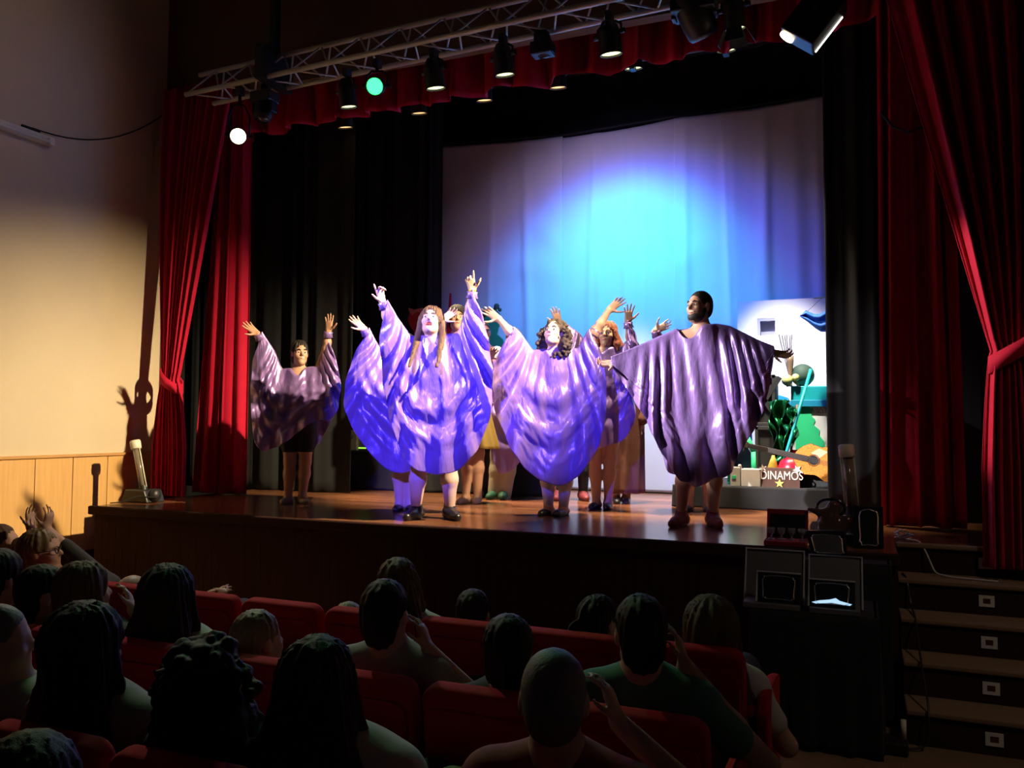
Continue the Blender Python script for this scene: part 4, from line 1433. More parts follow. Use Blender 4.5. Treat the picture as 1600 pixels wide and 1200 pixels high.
P8 = performer('dark-haired person in olive skirt and white slippers behind the big blue caped singer', (737, 787), 8.1,
    dict(head=(714, 498), neck=(716, 525), shL=(694, 533), shR=(742, 533), elL=(690, 570), wrL=(700, 610, -.08), elR=(748, 570), wrR=(742, 610, -.08),
         tiL=(704, 640, -.1), tiR=(740, 640, -.1), pelvis=(732, 650), hipL=(722, 660), hipR=(744, 660), knL=(731, 722), knR=(748, 722), anL=(728, 779), anR=(746, 779),
         footL=(-.5, 1, 0), footR=(-.2, 1, 0)),
    SK2, vox=.009, headF=(.1, 1, .1), hairst=('short', H_dark, dict(vol=1.12)), group='cast standing behind the singers')
shoes(P8[0], P8[2], mat('white_slipper', (.62, .55, .46), .7), 'flat')
skirt(P8[0], P8[1], P8[3], mat('olive_satin', (.20, .13, .025), .45), P8[1]['knL'][2] + .04)
S = Sdf(.009); w = P8[3]
Mx = np.stack([w['X'], w['N'], w['U']], 1)
S.ell(w['chest'], (.185, .13, .21), Mx, .05); S.ell(w['waist'], (.15, .115, .2), Mx, .05)
for s in 'LR': S.cap(P8[1]['sh' + s], P8[1]['el' + s], .068, .060, .04)
S.build('top', mat('dark_top', (.03, .02, .025), .8), P8[0])

P9 = performer('brown-faced person in white tee-shirt glimpsed between the two blue capes', (752, 777), 8.72,
    dict(head=(755, 520), neck=(757, 545), shL=(738, 552), shR=(776, 551), elL=(735, 585), wrL=(744, 560, -.15), elR=(772, 580, -.05), wrR=(764, 560, -.2), tiL=(752, 545, -.2), tiR=(772, 548, -.25),
         pelvis=(757, 655), hipL=(748, 662), hipR=(768, 662), knL=(750, 718), knR=(768, 718), anL=(752, 768), anR=(767, 768)),
    SK3, vox=.009, headF=(.2, 1, 0), hairst=('buzz', H_dark, {}), group='cast standing behind the singers')
M_tee = mat('white_tee', (.6, .6, .62), .9)
S = Sdf(.009); w = P9[3]; Mx = np.stack([w['X'], w['N'], w['U']], 1)
S.ell(w['chest'], (.19, .13, .22), Mx, .05); S.ell(w['waist'], (.165, .12, .2), Mx, .05)
for s in 'LR': S.cap(P9[1]['sh' + s], P9[1]['el' + s] * .6 + P9[1]['sh' + s] * .4, .07, .066, .04)
S.build('tee_shirt', M_tee, P9[0])
leg_cover(P9[0], P9[1], M_shorts, pel=w['pel'])
shoes(P9[0], P9[2], M_shoe, 'trainer')

P10 = performer('person in long brown robe behind the auburn-haired woman, black shoes', (970, 788), 8.2,
    dict(head=(986, 551), neck=(984, 577), shL=(958, 586), shR=(1006, 586), elL=(955, 620), wrL=(965, 655, -.08), elR=(1010, 620), wrR=(1003, 655, -.08), tiL=(968, 680, -.1), tiR=(1000, 680, -.1),
         pelvis=(978, 680), hipL=(968, 685), hipR=(990, 685), knL=(966, 735), knR=(985, 735), anL=(962, 781), anR=(978, 782), footL=(.1, 1, 0), footR=(0, 1, 0)),
    SK2, vox=.009, headF=(-.2, 1, 0), hairst=('short', H_dark, {}), group='cast standing behind the singers')
M_robe = mat('brown_robe', (.125, .045, .03), .85, bump=.3, bscale=20)
skirt(P10[0], P10[1], P10[3], M_robe, at(975, 771, D=8.1).z, 'robe', .16, .185, 18, top=P10[3]['chest'])
S = Sdf(.009); w = P10[3]; Mx = np.stack([w['X'], w['N'], w['U']], 1)
S.ell(w['chest'], (.19, .135, .21), Mx, .05)
for s in 'LR': S.chain([P10[1]['sh' + s], P10[1]['el' + s], P10[1]['wr' + s]], [.072, .066, .062], .04)
S.build('robe_top', M_robe, P10[0])
shoes(P10[0], P10[2], M_shoe, 'flat')

P11 = performer('person in black trousers and maroon trainers glimpsed behind the curly-haired singer', (905, 781), 8.5,
    dict(head=(934, 526), neck=(930, 551), shL=(908, 558), shR=(950, 558), elL=(902, 595), wrL=(908, 630, -.08), elR=(955, 595), wrR=(950, 630, -.08), tiL=(912, 650, -.1), tiR=(946, 650, -.1),
         pelvis=(918, 665), hipL=(908, 672), hipR=(930, 672), knL=(890, 725), knR=(912, 725), anL=(873, 772), anR=(911, 773), footL=(-.1, 1, 0), footR=(.2, 1, 0)),
    SK1, vox=.009, headF=(.1, 1, 0), hairst=('short', H_brown, {}), group='cast standing behind the singers')
leg_cover(P11[0], P11[1], M_shorts, pel=P11[3]['pel'])
shoes(P11[0], P11[2], M_trainer, 'trainer', M_sole)
S = Sdf(.009); w = P11[3]; Mx = np.stack([w['X'], w['N'], w['U']], 1)
S.ell(w['chest'], (.18, .13, .21), Mx, .05); S.ell(w['waist'], (.16, .12, .2), Mx, .05)
for s in 'LR': S.chain([P11[1]['sh' + s], P11[1]['el' + s], P11[1]['wr' + s]], [.068, .055, .045], .04)
S.build('shirt', mat('dark_shirt', (.06, .04, .05), .8), P11[0])

P12 = performer('person in pale lilac cape hidden behind the bearded man, one arm raised to the left', (1085, 796), 7.5,
    dict(head=(1092, 524), neck=(1092, 552), shL=(1066, 560), shR=(1116, 560), elL=(1032, 540), wrL=(1024, 517, -.05), tiL=(1042, 508, -.05),
         elR=(1125, 600), wrR=(1118, 640, -.1), tiR=(1116, 665, -.1), pelvis=(1092, 690), hipL=(1080, 695), hipR=(1104, 695), knL=(1078, 738), knR=(1104, 738), anL=(1076, 788), anR=(1106, 788)),
    SK1, vox=.009, hem=[(1018, 545), (1030, 590), (1050, 640), (1070, 690), (1095, 715), (1115, 700), (1125, 665)], headF=(-.2, 1, .1), hairst=('short', H_dark, {}),
    capekw=dict(seed=61, bulge=.15, nu=90, nv=36, steps=90))
shoes(P12[0], P12[2], M_shoe, 'flat')
# ------------------------------------------------------------------ set pieces and props
def pm(name, c, rough=.6, **k): return mat(name, c, rough, **k)


M_teal = pm('teal_paint', (.005, .36, .38), .45)
M_green = pm('green_paint', (.02, .55, .22), .6)
M_board = pm('white_board', (.72, .72, .66), .7, var=.04)
M_flat = pm('white_painted_flat', (.66, .66, .70), .8, var=.05, scale=2)
M_niche = pm('grey_blue_paint', (.30, .31, .42), .8)
M_bluecloth = pm('blue_cloth', (.005, .09, .50), .7)
M_foil = pm('green_foil', (.01, .17, .06), .22, metal=.6)
M_crate = pm('black_crate', (.018, .02, .02), .6)
M_redp = pm('red_gloss', (.60, .008, .03), .3)
M_redflat = pm('red_paint', (.42, .02, .03), .7)
M_bow = pm('pink_paint', (.60, .20, .18), .7)
M_yel = pm('yellow_plastic', (.50, .38, .05), .5)
M_gour = pm('pale_green_yellow', (.52, .54, .20), .5)
M_dgreen = pm('dark_green_paint', (.035, .075, .045), .7)
M_box = pm('dark_wood_box', (.075, .032, .018), .6, var=.3, scale=6)
M_letter = pm('white_letters', (.72, .68, .60), .6)
M_star = pm('yellow_star', (.65, .60, .15), .5)
M_spruce = plank_mat('guitar_spruce', (.60, .25, .05), (.62, .27, .055), (.58, .24, .05), 9, 9, .25, grain=(70, 2, 70))
M_rosew = pm('guitar_side', (.16, .035, .015), .3)
M_fret = pm('fretboard', (.025, .018, .015), .45)


def draped_box(name, label, x0, x1, y0, y1, z0, z1, m, cat, seed, part='cloth', slump=.03):
    """a cloth-covered box: flat top, skirts with soft folds"""
    t = thing(name, ((x0 + x1) / 2, (y0 + y1) / 2, z0), label, cat)
    per = [(x0, y0), (x1, y0), (x1, y1), (x0, y1), (x0, y0)]
    P = resample([(a, b, 0) for a, b in per], 260)
    r = np.random.default_rng(seed)
    nv = 16
    n = len(P)
    c = np.array(((x0 + x1) / 2, (y0 + y1) / 2, 0))
    out = np.zeros((n, nv + 1, 3))
    s = np.linspace(0, 1, n)
    w = np.sin(2 * np.pi * 17 * s + 2 * np.sin(2 * np.pi * 3 * s)) * .5 + np.sin(2 * np.pi * 29 * s + 3 * np.sin(2 * np.pi * 2 * s)) * .3
    w[-1] = w[0]
    for j in range(nv):
        v = j / (nv - 1)
        d = P - c
        d = d / np.linalg.norm(d, axis=1, keepdims=True)
        Q = P + d * (slump * v * (w * .8 + .5))[:, None]
        Q[:, 2] = z1 + (z0 + .004 - z1) * v
        out[:, j + 1] = Q
    out[:, 0] = (P - c) * np.array((.97, .95, 1)) + c
    out[:, 0, 2] = z1 + .004
    o = sheet(part, out, m, t, solid=.003)
    MB().box((x0 + .02, y0 + .02, z1 - .02), (x1 - .02, y1 - .02, z1 + .003)).build('top', m, t, bevel=.004)
    return t


def zat(px, py, y): return at(px, py, y=y).z
def xat(px, py, y): return at(px, py, y=y).x


# right-hand platform
PZ = SZ + .205
draped_box('platform', 'low platform under black cloth that carries the props at stage right', -1.63, .7, 7.9, 9.15, SZ, PZ, M_drape, 'platform', 1, slump=.02)
# house flat with a square window recess
y = 9.0
x0, z1 = -1.17, zat(1160, 471, y)
wx0, wx1 = xat(1183, 510, y), xat(1211, 510, y)
wz0, wz1 = zat(1197, 524, y), zat(1197, 497, y)
t = thing('house_flat', (-.4, y, PZ), 'white painted house front with a small square window behind the props', 'set piece')
fl = MB()
fl.box((x0, y, PZ), (wx0, y + .10, z1)).box((wx1, y, PZ), (.45, y + .10, z1)).box((wx0, y, wz1), (wx1, y + .10, z1)).box((wx0, y, PZ), (wx1, y + .10, wz0))
fl.build('wall_panel', M_flat, t)
MB().box((wx0, y + .085, wz0), (wx1, y + .10, wz1)).box((wx0, y + .002, wz0), (wx0 + .03, y + .09, wz1)).box((wx0 + .03, y + .002, wz1 - .03), (wx1, y + .09, wz1)).build('window_recess', M_niche, t)
# kiosk: teal counter over a white board with a green splash
y = 8.55
kx0, kx1 = xat(1236, 610, y), .35
cz0, cz1 = zat(1262, 630, y), zat(1262, 603, y)
t = thing('kiosk', ((kx0 + kx1) / 2, y + .15, PZ), 'white kiosk board with green splash under a teal counter', 'kiosk')
MB().box((kx0, y - .02, cz0 - .02), (kx1, y + .34, cz1)).build('counter', M_teal, t, bevel=.01)
MB().box((kx0 - .004, y - .035, cz0 - .035), (kx1, y - .018, cz0 + .03)).build('counter_edge', pm('teal_edge', (.01, .26, .40), .45), t, bevel=.004)
MB().box((kx0 + .03, y, PZ), (kx1, y + .03, cz0 - .02)).build('board', M_board, t)
pl = [(1243, 640), (1262, 634), (1270, 640), (1268, 650), (1274, 656), (1271, 664), (1281, 672), (1280, 680), (1288, 690), (1291, 720), (1243, 720)]
MB().prism([at(a, b, y=y - .001) for a, b in pl], (0, -.006, 0)).build('green_splash', M_green, t)


def text(body, size, mtx, m, parent, name='lettering', ext=.004, sx=1.0):
    c = bpy.data.curves.new(name, 'FONT')
    c.body, c.size, c.extrude, c.align_x = body, size, ext, 'CENTER'
    c.materials.append(m)
    tmp = bpy.data.objects.new(name, c)
    COL.objects.link(tmp)
    bpy.context.view_layer.update()
    me = bpy.data.meshes.new_from_object(tmp.evaluated_get(bpy.context.evaluated_depsgraph_get()))
    bpy.data.objects.remove(tmp)
    me.transform(mtx @ Matrix.Diagonal((sx, 1, 1, 1)))
    me.materials.clear()
    return link(name, me, m, parent, smooth=False)


UPR = Matrix.Rotation(R(90), 4, 'X')
p = at(1279, 645, y=y - .006)
wt = MB()
def stroke(seq, r=.0035): wt.tube([at(a, b, y=y - .008) for a, b in seq], r, 6)
stroke([(1269, 637), (1271.5, 645), (1274, 638), (1276, 645), (1278, 637)])
stroke([(1278, 645), (1282.5, 636), (1287, 645), (1278, 645)])
stroke([(1287, 637), (1293, 637.4)]); stroke([(1290, 637), (1290, 645.4)])
wt.build('lettering', pm('grey_letters', (.10, .11, .10), .7), t)

# cloth hung at the leg, wire it hangs from
y = 8.2
t = thing('blue_cloth', tuple(at(1275, 500, y=y)), 'blue cloth slung on a wire beside the black wing drape', 'cloth')
tops = [at(a, b, y=y) for a, b in [(1251, 493), (1259, 484), (1270, 490), (1280, 491), (1292, 485), (1306, 482)]]
bots = [at(a, b, y=y) for a, b in [(1250, 494), (1262, 502), (1273, 511), (1283, 518), (1292, 518), (1306, 524)]]
A, B = resample(tops, 50), resample(bots, 50)
vv = np.linspace(0, 1, 16)[None, :, None]
P = A[:, None] * (1 - vv) + B[:, None] * vv
P[:, :, 1] += .03 * np.sin(np.linspace(0, 1, 16)[None] * 12 + np.linspace(0, 4, 50)[:, None])
sheet('cloth', P, M_bluecloth, t, solid=.004)
MB().tube([at(1271, 466, y=y), at(1284, 465, y=y), at(1325, 461, y=7.75)], .005, 6).tube([at(1262, 486, y=y), at(1285, 465, y=y)], .002, 6).build('wire', M_black, t)

# stacked black crates, the upper with a cross brace
for k, (za, zb, lab) in enumerate([(PZ, PZ + .56, 'plain black crate at the bottom of the stack beside the green foil'), (PZ + .56, PZ + 1.05, 'black crate with a raised cross on its front, on top of the plain one')]):
    y = 8.25
    xa, xb = xat(1180, 690, y), xat(1212, 690, y)
    t = thing('crate', ((xa + xb) / 2, y + .17, za), lab, 'crate')
    MB().box((xa, y, za + .001), (xb, y + .34, zb)).build('body', M_crate, t, bevel=.01)
    fr = MB()
    fr.box((xa, y - .02, za + .002), (xa + .03, y, zb)).box((xb - .03, y - .02, za + .002), (xb, y, zb)).box((xa, y - .02, zb - .035), (xb, y, zb)).box((xa, y - .02, za + .002), (xb, y, za + .035))
    fr.build('frame', pm('crate_frame', (.035, .038, .036), .5), t, bevel=.004)
    if k:
        cr = MB()
        c = V(((xa + xb) / 2, y - .01, (za + zb) / 2))
        for s in (-1, 1): cr.box((-.26, -.012, -.022), (.26, .010, .022), Matrix.Translation(c) @ Matrix.Rotation(s * R(58), 4, 'Y'))
        cr.build('cross_brace', M_crate, t)
# green foil draped over the crates
y = 8.20
t = thing('foil_cloth', tuple(at(1225, 700, y=y)), 'crumpled shiny green foil cloth hanging beside the black crates', 'cloth')
tops = [at(a, b, y=y) for a, b in [(1200, 628), (1212, 625), (1224, 624), (1234, 626), (1242, 640)]]
bots = [at(a, b, y=y) for a, b in [(1208, 700), (1214, 728), (1220, 733), (1228, 700), (1246, 690)]]
A, B = resample(tops, 70), resample(bots, 70)
vv = np.linspace(0, 1, 50)[None, :, None]
P = A[:, None] * (1 - vv) + B[:, None] * vv
uu = np.linspace(0, 1, 70)[:, None]; v2 = np.linspace(0, 1, 50)[None]
P[:, :, 1] += .045 * np.sin(uu * 26 + 3 * np.sin(v2 * 7) + 2) + .02 * np.sin(v2 * 22 + uu * 9)
P[:, :, 0] += .02 * np.sin(v2 * 9 + uu * 14)
sheet('foil', P, M_foil, t, solid=.003)
# teal pole leaning across
a, b = at(1267, 577, y=8.3), at(1214, 738, y=8.05)
b.z = PZ + .02
tag(MB().cyl(a, b, .015, n=14).build('leaning_pole', M_teal, base=tuple(b), smooth=True), 'teal pole leaning diagonally in front of the green ball and foil', 'pole')
a, b = at(1246, 632, y=8.35), at(1237, 700, y=8.35)
tag(MB().cyl(a, V((b.x - .05, b.y, PZ + .01)), .012, n=10).build('brown_stick', pm('brown_stick', (.16, .09, .05), .7), base=(b.x - .05, b.y, PZ), smooth=True), 'thin brown stick standing between foil and green splash', 'stick')
# big dark green ball on the counter, two small gourds
c = at(1254, 587, y=8.68)
r = 17 * (c - CAM).length / 1320
c.z = cz1 + r
tag(MB().ell(c, r, 36).build('green_ball', M_dgreen, base=(c.x, c.y, cz1), smooth=True), 'big matt dark green ball on the teal counter', 'ball')
for px, py, rr, lab in [(1230, 594, 8.5, 'larger pale yellow-green maraca gourd left of the dark ball'), (1243, 590, 6, 'smaller pale maraca gourd touching the dark green ball')]:
    c = at(px, py, y=8.5)
    r = rr * (c - CAM).length / 1320
    t = thing('maraca', tuple(c), lab, 'maraca', 'maracas on the teal counter')
    MB().ell(c, (r * .95, r * .95, r), 24).build('gourd', M_gour, t, smooth=True)
    MB().tube([c - V((0, 0, r * .9)), V((c.x + .02, c.y + .02, cz1 + .005))], [.016, .011], 10).build('handle', M_yel, t, smooth=True)
# sticks in a narrow vase
b = at(1235, 603, y=8.62); b.z = cz1
t = thing('stick_vase', tuple(b), 'slim brown vase of thin upright sticks behind the bearded man hand', 'vase')
MB().lathe(b, (0, 0, 1), [(.022, 0), (.018, .02), (.02, .12), (.034, .25), (.036, .30), (.030, .30), (.024, .24)], 20).build('vase', pm('brown_vase', (.24, .16, .09), .4), t, smooth=True)
for px in (1217, 1222, 1226, 1229, 1234, 1237):
    e = at(px, 522 + (px % 4), y=8.62)
    MB().cyl(b + V((0, 0, .05)), e, .005, n=8).build('stick', pm('dark_stick', (.09, .08, .08), .6), t)

# blue water-shape and a small green and yellow toy at the crate top
y = 8.8
pl = [(1182, 588), (1188, 590), (1194, 602), (1204, 612), (1216, 617), (1232, 622), (1236, 632), (1182, 640)]
tag(MB().prism([at(a, b, y=y) for a, b in pl], (0, .03, 0)).build('blue_wave', pm('blue_wave_paint', (.01, .35, .75), .6), base=tuple(at(1205, 640, y=y))), 'bright blue wave cut-out against the white house front', 'cut-out')
c = at(1191, 625, y=8.3); c.z = PZ + 1.052
t = thing('toy_bird', tuple(c), 'small green and yellow toy bird on top of the crossed crate', 'toy')
MB().ell(c + V((0, 0, .09)), (.05, .045, .085), 18).ell(c + V((-.02, -.01, .19)), (.036, .036, .04), 16).build('body', M_green, t, smooth=True)
MB().ell(c + V((.03, -.04, .06)), (.035, .03, .05), 14).build('belly', M_yel, t, smooth=True)
MB().lathe(c + V((-.02, -.04, .185)), (-.3, -1, -.1), [(.014, 0), (.001, .05)], 10).build('beak', M_yel, t)
MB().ell(c + V((.0, .03, .23)), (.05, .03, .05), 14).build('crest', pm('orange_brown', (.35, .13, .05), .6), t, smooth=True)

# green angular frame and a blue bag by the platform's left
y = 8.25
t = thing('angular_stand', tuple(at(1160, 735, y=y)), 'green angular frame standing on the platform behind the white box', 'frame')
path = [(1141, 735), (1142, 712), (1158, 692), (1166, 682), (1178, 706), (1179, 736)]
pts = [at(a, b, y=y) for a, b in path]
for q in (pts[0], pts[-1]): q.z = PZ + .02
fr = MB()
for k in range(len(pts) - 1): fr.cyl(pts[k], pts[k + 1], .028, n=12)
for q in pts: fr.ell(q, .028, 12)
fr.build('tube_frame', M_green, t, smooth=True)
MB().prism([at(a, b, y=y + .03) for a, b in [(1143, 733), (1150, 706), (1166, 696), (1176, 712), (1177, 733)]], (0, .01, 0)).build('panel', pm('navy_cloth', (.012, .03, .07), .8), t)
y = 8.3
c = at(1169, 690, y=y)
tag(MB().box((c.x - .035, y, c.z - .06), (c.x + .03, y + .08, c.z + .08)).build('blue_bottle', pm('blue_plastic', (.01, .05, .30), .4), base=(c.x, y + .04, c.z - .06), bevel=.02), 'small blue container hooked on the green frame', 'container')

# front row of small boxes on the platform
y = 7.97
xa, xb = xat(1190, 745, y), xat(1250, 745, y)
t = thing('dinamos_box', ((xa + xb) / 2, y + .13, PZ), 'dark wooden box lettered DINAMOS with white stars on its front', 'box')
zt = zat(1220, 731, y)
bx = MB().box((xa, y, PZ + .001), (xb, y + .02, zt)).box((xa, y + .24, PZ + .001), (xb, y + .26, zt)).box((xa, y + .02, PZ + .001), (xa + .02, y + .24, zt)).box((xb - .02, y + .02, PZ + .001), (xb, y + .24, zt)).box((xa + .02, y + .02, PZ + .001), (xb - .02, y + .24, PZ + .02))
bx.build('case', M_box, t, bevel=.004)
h = zt - PZ
text('DINAMOS', h * .60, Matrix.Translation(((xa + xb) / 2 + .008, y - .002, PZ + h * .42)) @ UPR, M_letter, t, sx=.76)


def star(c, r, m, parent, rot=.2):
    pts = []
    for k in range(10):
        a = math.pi / 2 + rot + k * math.pi / 5
        q = r if k % 2 == 0 else r * .42
        pts.append(V(c) + V((math.cos(a) * q, 0, math.sin(a) * q)))
    MB().prism(pts, (0, -.006, 0)).build('star', m, parent)


star((xa + .012, y - .001, zt - .006), .036, M_letter, t)
star((xb - .022, y - .001, zt - .012), .042, M_letter, t, .5)
star(((xa + xb) / 2 - .01, y - .001, PZ + h * .22), .042, M_star, t, 0)
c = at(1238, 730, y=8.14)
r = 21 * (c - CAM).length / 1320
c.z = PZ + .03 + r
tag(MB().ell(c, r, 36).build('red_ball', M_redp, base=(c.x, c.y, PZ + .03), smooth=True), 'glossy red ball sitting in the wooden DINAMOS box', 'ball')
xa2, xb2 = xat(1158, 745, y), xat(1189, 745, y)
tag(MB().box((xa2, y, PZ + .001), (xb2 - .004, y + .16, zat(1175, 733, y))).build('white_box', M_board, base=((xa2 + xb2) / 2, y + .08, PZ), bevel=.006), 'plain white box left of the DINAMOS box', 'box')
xa3, xb3 = xat(1141, 745, y), xat(1157, 745, y)
t = thing('clear_box', ((xa3 + xb3) / 2, y + .07, PZ), 'pale clear box with a green lid at the platform left end', 'box')
MB().box((xa3, y, PZ + .001), (xb3, y + .13, zat(1150, 730, y))).build('body', pm('frosted_plastic', (.45, .45, .38), .25), t, bevel=.006)
MB().box((xa3 + .015, y - .004, PZ + .07), (xb3 - .04, y + .0, PZ + .10)).build('lid_tab', M_green, t, bevel=.003)
MB().ell((xb3 - .01, y + .03, zat(1150, 730, y) + .012), .016, 12).build('knob', M_white, t, smooth=True)
# yellow cone-flower and green bottle
y = 8.12
c = at(1206, 728, y=y)
tag(MB().lathe((c.x, y, PZ + .001), (.05, 0, 1), [(.03, 0), (.05, .06), (.055, .14), (.035, .22), (.012, .29)], 16).build('yellow_vase', M_yel, base=(c.x, y, PZ), smooth=True), 'small mustard-yellow vase behind the DINAMOS box', 'vase')
y = 8.28
c = at(1243, 712, y=y)
t = thing('green_bottle', (c.x, y, PZ), 'green bottle with red cap standing behind the red ball', 'bottle')
MB().lathe((c.x, y, PZ + .001), (0, 0, 1), [(.075, 0), (.085, .02), (.085, .16), (.06, .22), (.045, .25), (.045, .28)], 24).build('body', M_green, t, smooth=True)
MB().lathe((c.x, y, PZ + .28), (0, 0, 1), [(.05, 0), (.052, .05), (.045, .06)], 20).build('cap', M_redp, t, smooth=True)
MB().ell((c.x, y - .085, PZ + .10), (.03, .006, .03), 14).build('badge', M_letter, t, smooth=True)

# guitar leaning, neck to the left
gy = 8.02
gdir = (at(1205, 696, y=gy) - at(1272, 711, y=gy)).normalized()      # from body towards the head
gup = V((0, 1, 0)).cross(gdir).normalized()
if gup.z < 0: gup = -gup
gn = V((0, -1, 0))
gc = at(1285, 722, y=gy)
t = thing('guitar', (gc.x, gy, PZ), 'orange acoustic guitar lying on its side on the platform, neck pointing left', 'guitar')


def gout(scale=1.0):
    pts = []
    for k in range(72):
        a = 2 * math.pi * k / 72
        u = math.cos(a)                                 # +1 = neck end
        L = .245
        w = .150 + .035 * -u - .034 * math.cos(2 * math.acos(max(-1, min(1, u))) + .35)
        w = {True: w, False: w}[True]
        x = L * u
        wid = (.185 if u < 0 else .140)
        wid = .185 * (.5 - .5 * u) + .140 * (.5 + .5 * u)
        waist = 1 - .22 * math.exp(-((u - .12) / .25) ** 2)
        pts.append((x * scale, math.sin(a) ** 1 * wid * waist * scale * (1.12 if abs(math.sin(a)) < .9 else 1.04)))
    return pts


G3 = lambda x, w, d=0.0: gc + gdir * x + gup * w + gn * d
MB().prism([G3(x, w, -.05) for x, w in gout()], gn * .09).build('body', M_rosew, t)
MB().prism([G3(x, w, .04) for x, w in gout(.985)], gn * .006).build('soundboard', M_spruce, t)
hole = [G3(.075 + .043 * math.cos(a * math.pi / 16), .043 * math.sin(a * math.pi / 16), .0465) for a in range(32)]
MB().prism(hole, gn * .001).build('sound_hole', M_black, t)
ring = MB().tube([G3(.075 + .05 * math.cos(a * math.pi / 16), .05 * math.sin(a * math.pi / 16), .047) for a in range(33)], .004, 6, False)
ring.build('rosette', M_rosew, t)
MB().prism([G3(.03, .03, .0465), G3(.11, .06, .0465), G3(.05, .115, .0465), G3(-.03, .10, .0465)], gn * .0015).build('pickguard', pm('pale_pickguard', (.62, .50, .30), .3), t)
MB().prism([G3(x, w, .03) for x, w in ((.12, -.028), (.66, -.022), (.66, .022), (.12, .028))], gn * .024).build('neck', M_fret, t, bevel=.004)
MB().prism([G3(x, w, .02) for x, w in ((.66, -.030), (.80, -.036), (.82, 0), (.80, .036), (.66, .030))], gn * .018).build('headstock', M_fret, t, bevel=.004)
for k in range(6):
    MB().cyl(G3(.69 + .04 * (k % 3), .036 if k < 3 else -.036, .03), G3(.69 + .04 * (k % 3), .058 if k < 3 else -.058, .03), .006, n=8).build('tuning_peg', M_steel, t)
MB().prism([G3(x, w, .046) for x, w in ((-.115, -.075), (-.095, -.075), (-.095, .075), (-.115, .075))], gn * .012).build('bridge', M_fret, t, bevel=.003)
for k in range(6):
    w = -.017 + .0068 * k
    MB().cyl(G3(-.105, w * 1.25, .060), G3(.68, w, .058), .0011, n=5).build('string', M_steel, t)
# dark case standing behind the guitar
y = 8.62
xa, xb = xat(1238, 690, y), xat(1262, 690, y)
c = at(1258, 740, y=8.0)
tag(MB().box((xat(1251, 740, 8.06), 8.10, PZ + .001), (xat(1300, 740, 8.06), 8.32, zat(1270, 733, 8.06))).build('dark_case', M_crate, base=(c.x + .1, 8.2, PZ), bevel=.015), 'low dark case under the guitar body', 'case')

# ---- left side: long black-draped table and what stands on it
TZ2 = zat(570, 706, 8.3)
tx0, tx1 = xat(515, 740, 8.3), xat(862, 740, 8.5)
draped_box('draped_table', 'long table under black cloth in front of the black drapes at stage left', tx0, tx1, 8.28, 8.88, SZ, TZ2, M_drape, 'table', 2, slump=.05)
y = 8.38
xa, xb = xat(528, 690, y), xat(556, 690, y)
tag(MB().box((xa, y, TZ2 + .008), (xb, y + .3, zat(540, 682, y))).build('equipment_case', M_crate, base=((xa + xb) / 2, y + .15, TZ2), bevel=.012), 'black equipment case at the left end of the draped table', 'case')
xa, xb = xat(543, 690, y), xat(562, 690, y)
t = thing('small_device', ((xa + xb) / 2, y + .1, TZ2), 'small grey device with a yellow strap on the draped table', 'device')
zc = zat(552, 672, y)
MB().box((xa + .02, y - .06, TZ2 + .009), (xb, y - .006, zc)).build('body', pm('grey_plastic', (.06, .055, .05), .5), t, bevel=.012)
MB().cyl(((xa + xb) / 2, y - .06, zc - .07), ((xa + xb) / 2, y - .12, zc - .07), .035, n=18).build('lens_barrel', M_can, t)
MB().tube([V((xa + .03, y - .03, zc)), V((xa + .08, y - .03, zc + .07)), V((xb + .06, y - .03, zc + .10))], .008, 6).build('strap', M_yel, t, smooth=True)
a, b = at(558, 698, y=y - .03), at(577, 697, y=y - .03)
t = thing('glowing_console', ((a.x + b.x) / 2, y, TZ2), 'low dark console with a thin glowing green strip on the draped table', 'console')
MB().box((a.x, y - .02, TZ2 + .008), (b.x + .15, y + .22, a.z - .01)).build('body', M_can, t, bevel=.006)
MB().box((a.x + .005, y - .026, a.z - .022), (b.x + .02, y - .021, a.z - .006)).build('light_strip', glow('strip_glow', (.35, .9, .08), .9), t)
# upright cut-outs on the table
y = 8.72
def outline(name, pl, m, label, thick=.03, cat='cut-out', yy=None):
    yy = y if yy is None else yy
    pts = [at(a, b, y=yy) for a, b in pl]
    zmin = min(p.z for p in pts)
    return MB().prism(pts, (0, thick, 0)), pts


t = thing('red_vase_cutout', tuple(at(654, 700, y=y)), 'red vase-shaped cut-out with a pale bow behind the long-haired singer', 'cut-out')
mb, _ = outline('', [(641, 487), (638, 494), (637, 500), (640, 508), (646, 517), (650, 540), (640, 580), (636, 640), (642, 705), (668, 705), (674, 640), (670, 580), (660, 540), (664, 517), (668, 500), (664, 487)], M_redflat, '')
mb.build('vase', M_redflat, t)
mb, _ = outline('', [(638, 481), (648, 484), (651, 483), (660, 481), (660, 489), (652, 487), (646, 489), (643, 492), (640, 488)], M_bow, '', .02, yy=y - .03)
mb.build('bow', M_bow, t)
t = thing('green_tree_cutout', tuple(at(770, 700, y=y)), 'green bushy tree cut-out with dark leaf tips behind the raised arms', 'cut-out')
mb, _ = outline('', [(757, 486), (763, 483), (772, 482), (780, 490), (783, 500), (778, 512), (776, 522), (785, 530), (788, 545), (778, 555), (775, 700), (765, 700), (763, 560), (756, 548), (759, 520), (757, 505), (754, 495)], M_green, '')
mb.build('tree', pm('deep_green_paint', (.01, .26, .12), .6), t)
for px, py, r_ in ((776, 479, 5), (757, 490, 5), (781, 484, 3)):
    c = at(px, py, y=y - .005)
    MB().ell(c, (r_ * .0076, .02, r_ * .0076), 10).build('leaf_tip', M_dgreen, t)
a = at(702, 459, y=8.8)
